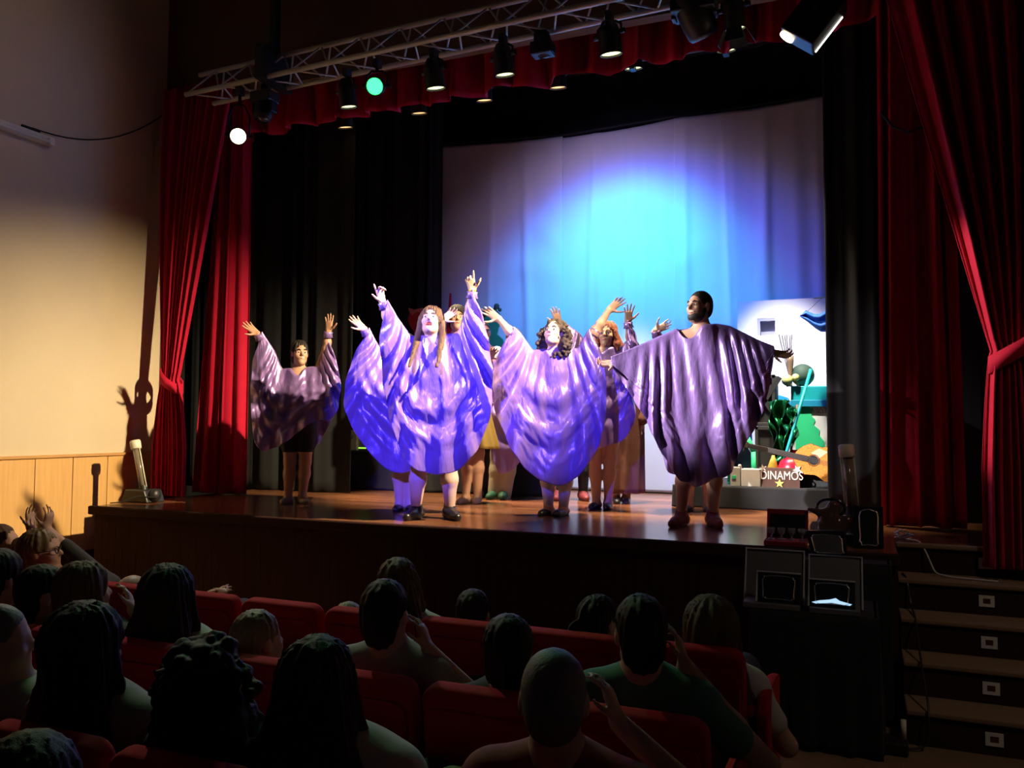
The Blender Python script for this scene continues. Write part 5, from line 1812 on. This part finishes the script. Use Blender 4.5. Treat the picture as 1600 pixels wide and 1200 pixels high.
tag(MB().lathe((a.x - .02, 8.8, TZ2 + .005), (.02, 0, 1), [(.09, 0), (.07, .9), (.055, 1.35), (.03, 1.55), (.012, a.z - TZ2)], 16).build('red_spire', M_redp, base=(a.x, 8.8, TZ2), smooth=True), 'tall thin red spire behind the singer raised sleeve', 'spire')
# ------------------------------------------------------------------ light tubes, awards and cables at the stage front
M_clear = mat('clear_tube', (.20, .17, .13), .12, spec=.8, var=.1)
M_cap = mat('cream_cap', (.70, .66, .52), .5)
M_silver = mat('silver_plate', (.62, .62, .64), .22, metal=1.0, var=.05)
M_plaque = mat('plaque_black', (.012, .012, .013), .25)
M_lid = mat('case_satin', (.10, .10, .11), .5)
M_rim = mat('case_rim', (.40, .40, .42), .4)
M_glassy = mat('award_glass', (.75, .75, .75), .04, spec=.9, trans=.85, var=0)
M_redfelt = mat('red_felt', (.22, .008, .014), .9, sheen=.3)


def tube_light(px0, py0, px1, py1, y, zb, label, base_box=True):
    a, b = at(px0, py0, y=y), at(px1, py1, y=y)
    d = (a - b).normalized()
    t = thing('floor_tube_lamp', (b.x, y, zb), label, 'lamp')
    s = d.cross(V((0, 1, 0))).normalized()
    MB().cyl(b, a - d * .06, .030, n=20).build('tube', M_clear, t, smooth=True)
    for k in (-1, 1): MB().cyl(b + s * .040 * k, a + s * .040 * k - d * .05, .006, n=8).build('rail', M_cap, t, smooth=True)
    MB().lathe(a - d * .075, d, [(.044, 0), (.050, .008), (.050, .075), (.044, .085), (.03, .088)], 24).build('end_cap', M_cap, t, smooth=True)
    MB().cyl(b - d * .08, b + d * .02, .036, n=18).build('socket', M_can, t)
    if base_box:
        w = .17
        pl = [(b.x - w, y, zb + .002), (b.x - w + .05, y, zb + .12), (b.x + w - .05, y, zb + .12), (b.x + w, y, zb + .002)]
        MB().prism([V(p) - V((0, .11, 0)) for p in pl], (0, .22, 0)).build('base', M_can, t, bevel=.012)
        MB().box((b.x - .05, y - .05, zb + .12), (b.x + .05, y + .05, b.z - .05)).build('post', M_can, t, bevel=.008)
        MB().ell((b.x + .17, y - .02, zb + .07), (.05, .06, .065), 16).build('wing_nut', M_can, t, smooth=True)
    else:
        MB().box((b.x - .12, y - .10, zb + .001), (b.x + .12, y + .10, zb + .06)).cyl((b.x, y, zb + .05), b - d * .05, .03).build('base', M_can, t, bevel=.008)
    return t


tl_ = tube_light(211, 690, 224, 762, 6.05, SZ, 'leaning clear tube lamp with cream cap on black base at stage left corner')
p = at(198, 786, y=5.95)
tag(MB().tube([V((-6.12, 6.0, SZ + .05)), V((-6.25, 5.9, SZ + .07)), V((-6.33, 5.8, SZ + .02)), V((-6.40, 5.72, SZ + .012))], .006, 6).build('lamp_flex', M_can, base=(-6.3, 5.8, SZ)), 'short black flex behind the tube lamp at stage left', 'cable')
tube_light(1322, 697, 1331, 795, 6.0, SZ, 'leaning clear tube lamp with cream cap behind the award plaques', False)

# two-tier award stand under black cloth
ax0, ax1 = at(1172, 960, y=4.78).x, at(1372, 960, y=5.0).x
AZ = at(1250, 957, y=4.78).z
draped_box('award_table', 'table under black cloth holding the award cases in front of the stage', ax0, ax1, 4.76, 5.28, 0, AZ, M_drape, 'table', 7, slump=.03)
BZ = .915
draped_box('award_riser', 'taller black riser between the award table and the stage front', ax0 + .02, ax1 + .08, 5.30, SY - .04, 0, BZ, M_drape, 'stand', 8, slump=.0)


def scallop(w, h, n=48):
    pts = []
    for k in range(n):
        a = 2 * math.pi * k / n
        c, s = math.cos(a), math.sin(a)
        x = w * math.copysign(abs(c) ** .28, c)
        z = h * math.copysign(abs(s) ** .28, s)
        q = 1 + .035 * math.sin(9 * a)
        pts.append((x * q, z * q))
    return pts


def plate(parent, c, X, U, w, h, name='plate'):
    N = X.cross(U).normalized()
    if N.y > 0: N = -N
    P = lambda x, z, d=0: V(c) + X * x + U * z + N * d
    MB().prism([P(x, z, .001) for x, z in scallop(w, h)], N * .003).build(name, M_plaque, parent)
    pts = [P(x, z, .005) for x, z in scallop(w, h)]
    MB().tube(pts + [pts[0]], .0035, 6, False).build(name + '_rim', M_silver, parent, smooth=True)


def award_case(xl, xr, y, z0, z1, pl, pr, pz0, pz1, label, bright=False):
    """open presentation case: upright lid behind, plaque board leaning in front"""
    t = thing('award_case', ((xl + xr) / 2, y, z0), label, 'award', 'open award cases on the table')
    tilt = .10
    MB().prism([V((xl, y + .07, z0 + .001)), V((xr, y + .07, z0 + .001)), V((xr, y + .07 + tilt, z1)), V((xl, y + .07 + tilt, z1))], (0, .02, 0)).build('lid', M_lid, t)
    rim = [V((xl, y + .062, z0 + .006)), V((xl, y + .062 + tilt, z1)), V((xr, y + .062 + tilt, z1)), V((xr, y + .062, z0 + .006))]
    MB().tube(rim, .006, 8).build('lid_rim', M_rim, t, smooth=False)
    MB().box((xl + .01, y - .10, z0 + .001), (xr - .01, y + .06, z0 + .03)).build('tray', M_lid, t, bevel=.004)
    b0 = [V((pl, y - .07, z0 + .03)), V((pr, y - .07, z0 + .03)), V((pr, y - .02, pz1)), V((pl, y - .02, pz1))]
    MB().prism(b0, (0, .018, 0)).build('plaque_board', M_plaque, t, bevel=.002)
    MB().tube([V((pl, y - .075, z0 + .034)), V((pl, y - .025, pz1)), V((pr, y - .025, pz1))], .005, 8).build('board_edge', M_rim, t)
    X = V((1, 0, 0)); U = V((0, .05, pz1 - z0 - .03)).normalized()
    c = (b0[0] + b0[2]) / 2 + V((0, -.002, .0))
    plate(t, c, X, U, (pr - pl) * .36, (pz1 - z0) * .33)
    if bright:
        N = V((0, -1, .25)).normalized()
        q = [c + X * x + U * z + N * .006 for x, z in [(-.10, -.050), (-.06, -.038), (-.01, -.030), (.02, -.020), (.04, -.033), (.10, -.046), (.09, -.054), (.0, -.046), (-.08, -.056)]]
        MB().prism(q, N * .002).build('glint_strip', mat('glint_glow', (.6, .75, 1.0), .05, emit=(.45, .70, 1.0), estr=1.1, var=0), t)  # emissive strip stands in for light glinting off the plaque
    return t


y = 4.86
X_ = lambda px, py=900: at(px, py, y=y).x
Z_ = lambda py, px=1250: at(px, py, y=y).z
award_case(X_(1161), X_(1254), y, AZ + .006, Z_(868), X_(1184), X_(1252), AZ, Z_(896), 'open dark award case with silver-edged plaque, left of the two on the table')
award_case(X_(1262), X_(1347), y, AZ + .006, Z_(872), X_(1264), X_(1336), AZ, Z_(902), 'open dark award case with a painted blue-white glint on its plaque, right of the two on the table', True)
# standing framed plaque on the riser
y = 5.36
t = thing('framed_plaque', (at(1292, 870, y=y).x, y, BZ), 'tilted black frame with silver scalloped plaque standing above the two cases', 'award')
q = [at(1268, 874, y=y), at(1327, 876, y=y), at(1319, 829, y=y + .05), at(1259, 829, y=y + .05)]
for k in (0, 1): q[k].z = BZ + .008
MB().prism(q, (0, .025, 0)).build('frame', M_plaque, t, bevel=.004)
Xv = (q[1] - q[0]).normalized(); Uv = ((q[3] + q[2]) / 2 - (q[0] + q[1]) / 2).normalized()
N = V((0, -1, 0))
c = (q[0] + q[2]) / 2
MB().prism([c + Xv * x + Uv * z - V((0, .003, 0)) for x, z in scallop(.082, .055)], (0, -.004, 0)).build('plate', mat('grey_plate', (.16, .16, .16), .3, metal=.7), t)
pts = [c + Xv * x + Uv * z - V((0, .008, 0)) for x, z in scallop(.082, .055)]
MB().tube(pts + [pts[0]], .004, 6, False).build('plate_rim', M_silver, t, smooth=True)
MB().prism([V((c.x - .03, y + .03, BZ + .006)), V((c.x + .03, y + .03, BZ + .006)), V((c.x, y + .055, BZ + .13))], (0, .08, 0)).build('strut', M_plaque, t)
# open red case with glass pieces on the stage edge
y = 5.72
xa, xb = at(1197, 830, y=y).x, at(1262, 830, y=y).x
t = thing('red_case', ((xa + xb) / 2, y, SZ), 'open red-lined case with small glass pieces on the stage edge', 'award')
MB().box((xa, y - .16, SZ + .003), (xb, y + .02, SZ + .035)).build('tray', M_redfelt, t, bevel=.006)
zt = at(1230, 797, y=y + .05).z
MB().prism([V((xa, y + .02, SZ + .004)), V((xb, y + .02, SZ + .004)), V((xb, y + .09, zt)), V((xa, y + .09, zt))], (0, .02, 0)).build('lid', M_redfelt, t)
MB().prism([V((xa + .02, y + .016, SZ + .04)), V((xb - .015, y + .016, SZ + .04)), V((xb - .015, y + .080, zt - .03)), V((xa + .02, y + .080, zt - .03))], (0, -.004, 0)).build('lid_lining', M_plaque, t)
for k in range(4):
    x = xa + .04 + k * (xb - xa - .07) / 3
    MB().lathe((x, y - .08, SZ + .036), (0, 0, 1), [(.022, 0), (.022, .006), (.006, .012), (.006, .03), (.02, .045), (.026, .075), (.023, .075), (.018, .048), (.001, .04)], 18).build('glass_cup', M_glassy, t, smooth=True)
# statuette: bird-like figure with a ring handle
y = 5.80
b = at(1290, 830, y=y)
t = thing('trophy_jug', (b.x, y, SZ), 'dark glossy jug-shaped trophy with a silver ring handle', 'trophy')
bz = SZ
S = Sdf(.006)
hgt = at(1290, 790, y=y).z - SZ
S.cap((b.x - .03, y, bz + .05), (b.x + .02, y, bz + hgt * .62), .085, .060, .04)
S.cap((b.x + .02, y, bz + hgt * .62), (b.x + .05, y, bz + hgt), .050, .038, .03)
S.cap((b.x - .01, y - .01, bz + hgt * .8), (b.x - .10, y - .02, bz + hgt * .90), .03, .012, .03)
S.cap((b.x + .03, y + .01, bz + .05), (b.x + .13, y, bz + .16), .07, .04, .04)
S.cut((b.x, y, bz - .2), (.6, .6, .202), None, .004)
S.build('body', mat('bronze_glaze', (.10, .065, .05), .18, metal=.3), t)
rc = at(1298, 793, y=y)
pts = [rc + V((.085 * math.cos(a * math.pi / 14), 0, .055 * math.sin(a * math.pi / 14))) for a in range(29)]
MB().tube(pts, .010, 10, False).build('ring_handle', mat('dark_chrome', (.16, .16, .17), .12, metal=1), t, smooth=True)
gq = at(1273, 822, y=y - .06)
MB().ell((gq.x, y - .09, gq.z), (.028, .012, .036), 18).build('glass_drop', M_glassy, t, smooth=True)
# standing glass plaque
y = 5.70
xa, xb = at(1338, 830, y=y).x, at(1378, 830, y=y).x
t = thing('glass_plaque', ((xa + xb) / 2, y, SZ), 'dark framed plaque with a jagged silver border on the stage edge', 'award')
zt = at(1350, 792, y=y).z
MB().prism([V((xa - .02, y, SZ + .004)), V((xb + .01, y, SZ + .004)), V((xb + .01, y + .06, zt)), V((xa - .02, y + .06, zt))], (0, .02, 0)).build('frame', M_plaque, t, bevel=.004)
cx, cz = (xa + xb) / 2, (SZ + zt) / 2
jag = []
r_ = random.Random(3)
for x, z in scallop((xb - xa) * .36, (zt - SZ) * .40, 40):
    q = 1 + r_.uniform(-.05, .05)
    jag.append(V((cx + x * q, y + .03 + z * q * .06 / (zt - SZ) - .006, cz + z * q)))
MB().tube(jag + [jag[0]], .0045, 6, False).build('silver_border', M_silver, t, smooth=True)
# coil of thin wires and a small peach-coloured plug on the landing
c = V((.31, 6.3, SZ))
c = at(1411, 840, y=6.25); c.z = SZ
wr = random.Random(5)
mb = MB()
for k in range(5):
    r0 = wr.uniform(.03, .06)
    o = V((wr.uniform(-.02, .02), wr.uniform(-.03, .03), 0))
    mb.tube([c + o + V((r0 * math.cos(a * .5), r0 * math.sin(a * .5) * .7, .012 + .012 * k + .012 * math.sin(a + k))) for a in range(13)], .0035, 6)
tag(mb.build('wire_coil', M_silver, base=tuple(c), smooth=True), 'small tangle of pale wires on the stage edge by the steps', 'wire')
p0 = at(1420, 834, y=6.25)
pts = [V((p0.x, 6.25, SZ + .008)), at(1436, 842, y=6.2), at(1447, 862, y=6.10), at(1462, 880, y=5.98), at(1485, 886, y=5.95), at(1560, 889, y=5.92)]
pts[1].z = SZ + .01; pts[2] = V((pts[2].x, 6.09, SZ - .05)); pts[3] = V((pts[3].x, 6.04, .775)); pts[4] = V((pts[4].x, 5.98, .768)); pts[5] = V((pts[5].x, 5.93, .768))
P = smooth_poly(resample([tuple(q) for q in pts], 40), 3)
tag(MB().tube([V(q) for q in P], .0055, 8).build('white_cable', mat('white_cable', (.6, .58, .55), .5), base=tuple(pts[0]), smooth=True), 'white cable trailing from the stage edge down onto the fourth step', 'cable')
pc = at(1404, 832, y=6.32); pc.z = SZ
tag(MB().prism([V((pc.x - .03, 6.32, SZ + .002)), V((pc.x + .03, 6.32, SZ + .002)), V((pc.x + .012, 6.32, SZ + .035)), V((pc.x, 6.32, SZ + .042))], (0, .04, 0)).build('plug', mat('peach_plastic', (.5, .27, .22), .5), base=(pc.x, 6.34, SZ), bevel=.004), 'small peach-coloured plug beside the wire tangle', 'plug')
# black cable down the side of the steps, and its floor box
cx = SXR + .06
pts = [V((cx - .02, 6.0, SZ - .19 + .006)), V((cx, 5.86, .768)), V((cx + .02, 5.82, .60)), V((cx + .03, 5.6, .578)), V((cx + .04, 5.30, .392)), V((cx + .06, 5.02, .20)), V((cx + .05, 4.98, .02)), V((cx - .06, 4.95, .012))]
tag(MB().tube([V(q) for q in smooth_poly(resample([tuple(q) for q in pts], 40), 2)], .006, 6).build('black_cable', M_can, base=tuple(pts[-1])), 'black cable running down the left side of the steps', 'cable')
c = V((SXR - .04, 4.93, 0))
t = thing('floor_socket_box', tuple(c), 'small dark cable box on the carpet at the foot of the steps', 'box')
MB().box(c + V((-.12, -.08, .001)), c + V((.05, .07, .07))).build('box', M_can, t, bevel=.012)
MB().cyl(c + V((.03, 0, .07)), c + V((.03, 0, .17)), .014).build('white_sleeve', M_cap, t, smooth=True)
# ------------------------------------------------------------------ rows of seats and the people in them
M_seat = mat('red_seat_cloth', (0.42, 0.006, 0.012), 0.85, var=.12, scale=14, sheen=.35, spec=.2, bump=.1, bscale=200)
M_shell = mat('seat_shell', (0.03, 0.012, 0.012), .5)
ROWY = {'front': 3.39, 'second': 2.56, 'third': 1.74, 'fourth': .92}
SX = lambda i: -.638 - .4875 * (i - 1)
ORD = ['', 'first', 'second', 'third', 'fourth', 'fifth', 'sixth', 'seventh', 'eighth', 'ninth', 'tenth']


def rounded(x0, x1, z0, z1, r, n=6):
    """outline with round upper corners"""
    pts = [(x0, z0), (x1, z0)]
    for k in range(n + 1):
        a = math.pi / 2 * k / n
        pts.append((x1 - r + r * math.cos(a), z1 - r + r * math.sin(a)))
    for k in range(n + 1):
        a = math.pi / 2 + math.pi / 2 * k / n
        pts.append((x0 + r + r * math.cos(a), z1 - r + r * math.sin(a)))
    return pts


def seat_proto():
    t = thing('theatre_seat', (0, 0, 0), 'x', 'seat')
    w = .226
    lean = .17
    S = lambda x, z, d: V((x, d - (z - .42) * lean, z))
    # backrest: padded, rounded top, slightly dished
    nu, nv = 14, 16
    outl = rounded(-w, w, .44, .855, .055)
    b = MB()
    b.prism([S(x, z, .0) for x, z in outl], (0, -.085, -.012))
    o = b.build('backrest', M_seat, t, smooth=True, bevel=.026, seg=4)
    MB().prism([S(x * .93, z, -.088) for x, z in rounded(-w, w, .32, .78, .05)], (0, -.014, -.002)).build('back_panel', M_seat, t, bevel=.006)
    MB().box((-.215, .02, .36), (.215, .45, .46)).build('seat_cushion', M_seat, t, smooth=True, bevel=.03, seg=3)
    for q in (-1, 1):
        x = q * .24375
        a = MB().prism([V((x - .022, .40, .60)), V((x - .022, -.05, .62)), V((x - .022, -.07, .585)), V((x - .022, .40, .56))], (.044, 0, 0))
        a.build('armrest', M_seat, t, bevel=.014)
        MB().prism([V((x - .016, .36, .57)), V((x - .016, -.04, .585)), V((x - .016, -.02, .0)), V((x - .016, .22, .0))], (.032, 0, 0)).build('leg', M_shell, t, bevel=.005)
    return t


PROTO = None
SEATS = {}


def place_seat(row, i, label):
    global PROTO
    loc = V((SX(i), ROWY[row] + .06, 0.001))
    if PROTO is None:
        PROTO = seat_proto()
        o = PROTO
    else:
        o = PROTO.copy(); COL.objects.link(o)
        for ch in list(PROTO.children):
            c = ch.copy(); COL.objects.link(c); c.parent = o
    o.location = loc
    o['label'] = label
    o['group'] = 'red seats of the %s row' % row
    o['_b'] = tuple(loc)
    SEATS[row, i] = o
    return o


for row, n in (('front', 10), ('second', 9), ('third', 6), ('fourth', 3)):
    for i in range(1, n + 1):
        place_seat(row, i, 'red padded theatre seat in the %s row, %s from the right aisle' % (row, ORD[i]))

SKA = skin('skin_audience', (0.50, 0.30, 0.22))


def cloth_m(name, c): return mat('shirt_' + name, c, .85, var=.08, bump=.25, bscale=25)


def sitter(label, row, i, px, top, hst, shirt, hm=H_dark, hs=1.0, dx=0.0, dy=.12, look=(-.25, 1, .1), arms='lap', sk=SKA, hkw={}, B=1.0, child=False, tilt=(0, 0, 1), face=False, scm=None, sleeve=.55, glasses=False):
    """a seated person whose head top is seen at (px, top); hips in seat i of the row"""
    y0 = ROWY[row] + dy
    hx = at(px, top, y=y0)
    htop = hx.z
    s = hs
    hc = np.array((hx.x, y0, htop - .135 * s))
    seat_z = .47
    sx = SX(i)
    base = V((sx, ROWY[row] + .24, 0))
    root = empty('person', tuple(base), label, 'person', 'audience in the %s row' % row)
    root['_b'] = tuple(base)
    F = nrm((look[0], look[1], look[2])); U = np.array(tilt, float)
    S = Sdf(.010)
    g, M = head_sdf(S, hc, F, U, s)
    sh_z = hc[2] - .215 * s
    k = .82 if child else 1.0
    k *= B
    sc = np.array((hx.x * .8 + sx * .2, y0 + .03, sh_z))
    nk = sc + np.array((0, 0, .075))
    pel = np.array((sx, ROWY[row] + .26, max(.55, sh_z - .46)))
    if child: pel[2] = max(.55, sh_z - .38)
    S.cap(g(0, -.03, -.08), nk, .048 * s, .056 * k, .03)
    X = np.array((1.0, .12, 0)) if True else 0
    X = nrm(X)
    L, Rr = sc - X * .165 * k, sc + X * .165 * k
    for q in (L, Rr): S.cap(nk - np.array((0, 0, .02)), q, .055 * k, .058 * k, .05)
    Mx = np.stack([X, np.cross((0, 0, 1), X), (0, 0, 1)], 1)
    ch = sc * .75 + pel * .25
    S.ell(ch, (.165 * k, .105 * k, .17 * k), Mx, .06)
    S.ell(sc * .35 + pel * .65, (.145 * k, .11 * k, .20 * k), Mx, .06)
    S.ell(pel, (.165 * k, .13 * k, .11), Mx, .06)
    T = Sdf(.011)                                                     # shirt
    T.ell(ch, (.178 * k, .120 * k, .185 * k), Mx, .06)
    T.ell(sc * .35 + pel * .65, (.162 * k, .126 * k, .21 * k), Mx, .06)
    T.cap(L, Rr, .062 * k, .062 * k, .06)
    for q in (L, Rr): T.cap(nk - np.array((0, 0, .012)), q, .060 * k, .067 * k, .05)
    kn = []
    for q, sh in ((-1, L), (1, Rr)):
        el = sh + X * q * .035 * k + np.array((0, .03, -.26 * k))
        wr = pel + X * q * .06 + np.array((0, .26, .10))
        d = nrm(wr - el)
        n = np.array((0, 0, -1.0))
        a = arms if isinstance(arms, str) else arms.get('L' if q < 0 else 'R', 'lap')
        if isinstance(a, tuple):                                     # explicit elbow and wrist offsets from the shoulder and head
            el = sh + np.array(a[0]); wr = hc + np.array(a[1]) if len(a) > 1 else wr
            d = nrm(np.array(a[2])) if len(a) > 2 else nrm(wr - el)
            n = np.array(a[3]) if len(a) > 3 else n
        S.chain([sh, el], [.050 * k, .041 * k], .03)
        S.chain([el, el * .6 + wr * .4, wr], [.040 * k, .037 * k, .026 * k], .02)
        hand(S, wr, d, n, -q, curl=(.4, .4, .45, .5), s=.9 * k)
        T.cap(sh, sh * (1 - sleeve) + el * sleeve, .064 * k, .060 * k, .04)
        if sleeve >= 1: T.cap(el, el * .3 + wr * .7, .056 * k, .044 * k, .03)
        hp = pel + X * q * .09; kne = hp + np.array((q * .04, .40 * (k if child else 1), .03)); an = np.array((kne[0], kne[1] + .03, .08))
        S.chain([hp, kne], [.082 * k, .058 * k], .04)
        S.chain([kne, an], [.055 * k, .036], .03)
        S.cap((an[0], an[1] - .03, .045), (an[0], an[1] + .14, .035), .035, .028, .03)
        kn.append((hp, kne, an))
    S.build('body', sk, root)
    T.build('shirt', shirt, root)
    Tr = Sdf(.014)
    for hp, kne, an in kn: Tr.chain([hp, kne, kne * .3 + an * .7], [.092 * k, .070 * k, .055], .03)
    Tr.ell(pel, (.178 * k, .14 * k, .115), Mx, .05)
    Tr.build('trousers', mat('dark_denim', (.03, .035, .06), .85), root)
    if hst: hair(root, hc, F, U, s, hst, hm, vox=.008, **hkw)
    if face: face_parts(root, g, M, s, H_dark)
    if glasses:
        G = MB()
        for q in (-1, 1):
            G.tube([g(q * .032 + .023 * math.cos(k_ * .45), .097, .002 + .018 * math.sin(k_ * .45)) for k_ in range(15)], .003, 6, False)
            G.tube([g(q * .054, .094, .004), g(q * .080, .0, .006)], .003, 6)
        G.tube([g(-.010, .098, .004), g(.010, .098, .004)], .003, 6)
        G.build('glasses', M_can, root, smooth=True)
    return root, dict(hc=hc, g=g, M=M, sc=sc, L=L, R=Rr)


H_grey = mat('hair_grey', (.12, .12, .125), .6, var=.3, scale=40, bump=.3, bscale=120)
H_blond = mat('hair_light_brown', (.20, .14, .07), .5, var=.3, scale=30, bump=.3, bscale=90, stretch=(4, 4, .4))
W_pale = cloth_m('pale_green', (.42, .46, .38)); W_grey = cloth_m('grey', (.30, .30, .30)); W_dark = cloth_m('dark', (.03, .03, .035))
W_green = cloth_m('green', (.07, .22, .15)); W_red = cloth_m('red', (.30, .05, .05)); W_beige = cloth_m('beige', (.40, .36, .28)); W_white = cloth_m('white', (.5, .5, .48))

for row in ('front', 'second', 'third'):                                # upholstered panels closing the aisle ends
    o = SEATS[row, 1]
    x, y = SX(1) + .262, ROWY[row] + .06
    MB().prism([V((x, y + .42, .0)), V((x, y + .46, .62)), V((x, y + .30, .655)), V((x, y - .04, .665)), V((x, y - .09, .61)), V((x, y + .02, .0))], (.042, 0, 0)).build('end_panel', M_seat, o, bevel=.014)

# front row
sitter('long-haired woman at the right end of the front row, hair spread over her back', 'front', 1, 1110, 937, 'long', W_white, H_brown, hkw=dict(length=.40, vol=1.3), sleeve=.6, arms=dict(R=((.14, .02, -.22), (.26, .10, -.42), (.3, 1, -.2))))
sitter('child with small ponytail low in the front row, second from the right end', 'front', 2, 938, 927, 'pony', W_dark, H_dark, hs=.90, child=True, look=(.5, .9, .1))
sitter('dark-haired child low in the front row, in front of a dark head', 'front', 3, 740, 918, 'short', W_dark, H_dark, hs=.92, child=True, look=(-.2, 1, .1))
sitter('brown-haired woman in pale green top, front row, partly behind the young man head', 'front', 4, 624, 870, 'long', W_pale, H_brown, hkw=dict(length=.26, vol=1.05), look=(-.1, 1, .15), arms=dict(R=((.20, .05, -.06), (.30, .1, -.32), (.1, 1, -.2))))
sitter('fair-haired small child peeking just above the front row seats', 'front', 5, 545, 938, 'short', W_beige, H_blond, hs=.85, child=True, dx=.1)
sitter('bald-headed man slumped low in the front row beside the long-haired woman', 'front', 7, 210, 894, None, W_beige, hs=1.05, look=(0, 1, .1))
sitter('woman with glasses in profile clapping her hands high at the far left', 'front', 8, 66, 824, 'bun', W_dark, H_blond, look=(.85, .45, .15), glasses=True, sleeve=1, hs=1.08,
       arms=dict(L=((-.06, .16, .02), (-.12, .02, .13), (-.2, .05, 1), (1, 0, .2)), R=((.03, .20, .02), (-.03, .05, .13), (.25, .05, 1), (-1, 0, .2))))
sitter('person with upturned face cut by the left edge of the picture', 'front', 9, 6, 816, 'short', W_dark, H_brown, look=(.8, .5, .35))
# second row
sitter('dark-haired man in green tee-shirt resting his hand by his cheek', 'second', 1, 1000, 925, 'short', W_green, H_dark, look=(-.45, 1, .1), arms=dict(R=((.21, .10, -.20), (.13, .07, -.10), (-.3, .2, 1), (-1, 0, .1))))
sitter('round dark head between the young man and the grey-haired man', 'second', 2, 795, 958, 'short', W_dark, H_dark, hs=1.0, hkw=dict(vol=1.05))
sitter('young man in white tee-shirt holding his hand to his ear', 'second', 3, 604, 902, 'short', W_grey, H_dark, look=(-.1, 1, .1), arms=dict(R=((.26, .12, -.20), (.15, .05, -.12), (-.45, .1, 1), (-1, 0, .1))))
sitter('child with short light brown hair low in the second row', 'second', 4, 405, 950, 'short', W_beige, H_blond, hs=.98, child=True, look=(.35, 1, .1))
sitter('woman with sleek black hair and pale green shirt, head above the empty red seats', 'second', 5, 266, 882, 'long', W_pale, H_dark, hkw=dict(length=.27, vol=1.12), hs=1.06, look=(-.1, 1, .1), sleeve=.9)
sitter('woman with long brown hair and a raised wrist wearing a dark band', 'second', 6, 135, 877, 'long', W_dark, H_brown, hkw=dict(length=.34, vol=1.1), hs=1.02, look=(.3, 1, .1), arms=dict(R=((.26, .16, -.16), (.10, .17, -.10), (-.5, .1, .9), (-.8, -.4, .1))))
sitter('man with short black hair turned to the right, ear showing', 'second', 7, 72, 880, 'short', W_dark, H_dark, look=(.55, .85, .1), hs=1.06)
sitter('dark curly head at the left edge below the upturned face', 'second', 8, 4, 858, 'short', W_dark, H_dark, look=(.2, 1, .1), hkw=dict(vol=1.1))
# third row
r_, q_ = sitter('man with cropped grey hair and red polo shirt, nearest at lower centre', 'third', 1, 866, 1003, 'buzz', W_red, H_grey, look=(-.3, 1, .1), hs=1.0, arms=dict(R=((.24, .18, -.14), (.10, .20, -.10), (-.4, .1, 1), (-1, 0, .1))))
S = Sdf(.008)
for k_ in range(12):
    a0, a1 = 2 * math.pi * k_ / 12, 2 * math.pi * (k_ + 1) / 12
    P_ = lambda a: q_['sc'] + np.array((.072 * math.cos(a), .068 * math.sin(a), .068 - .012 * math.sin(a)))
    S.cap(P_(a0), P_(a1), .014, .014, .01)
S.build('collar', W_pale, r_)
sitter('woman with long dark hair and bare pale shoulder at the bottom of the picture', 'third', 2, 500, 995, 'long', W_white, H_dark, hkw=dict(length=.30, vol=1.12), sleeve=.3, look=(-.1, 1, .1))
sitter('woman with thick bushy dark hair in the third row', 'third', 3, 330, 990, 'curly', W_dark, H_dark, hkw=dict(vol=1.12), look=(-.05, 1, .1))
sitter('woman with long straight black hair, pale sleeve showing at her right', 'third', 4, 138, 945, 'long', W_grey, H_dark, hkw=dict(length=.42, vol=1.2), look=(.0, 1, .1), sleeve=.85, arms=dict(R=((.20, .20, -.16), (.40, .36, -.36), (.6, .8, 0))))
sitter('bare-headed person in crumpled grey-green shirt cut by the left edge', 'third', 5, 1, 938, 'buzz', W_pale, H_grey, look=(.8, .7, .05), sleeve=.9, arms=dict(R=((.28, .14, -.10), (.34, .28, -.34), (.5, .8, -.2))))
# fourth row
sitter('dark round head at the bottom left corner, nearest of all', 'fourth', 2, 50, 1140, 'short', W_dark, H_dark, hkw=dict(vol=1.05))
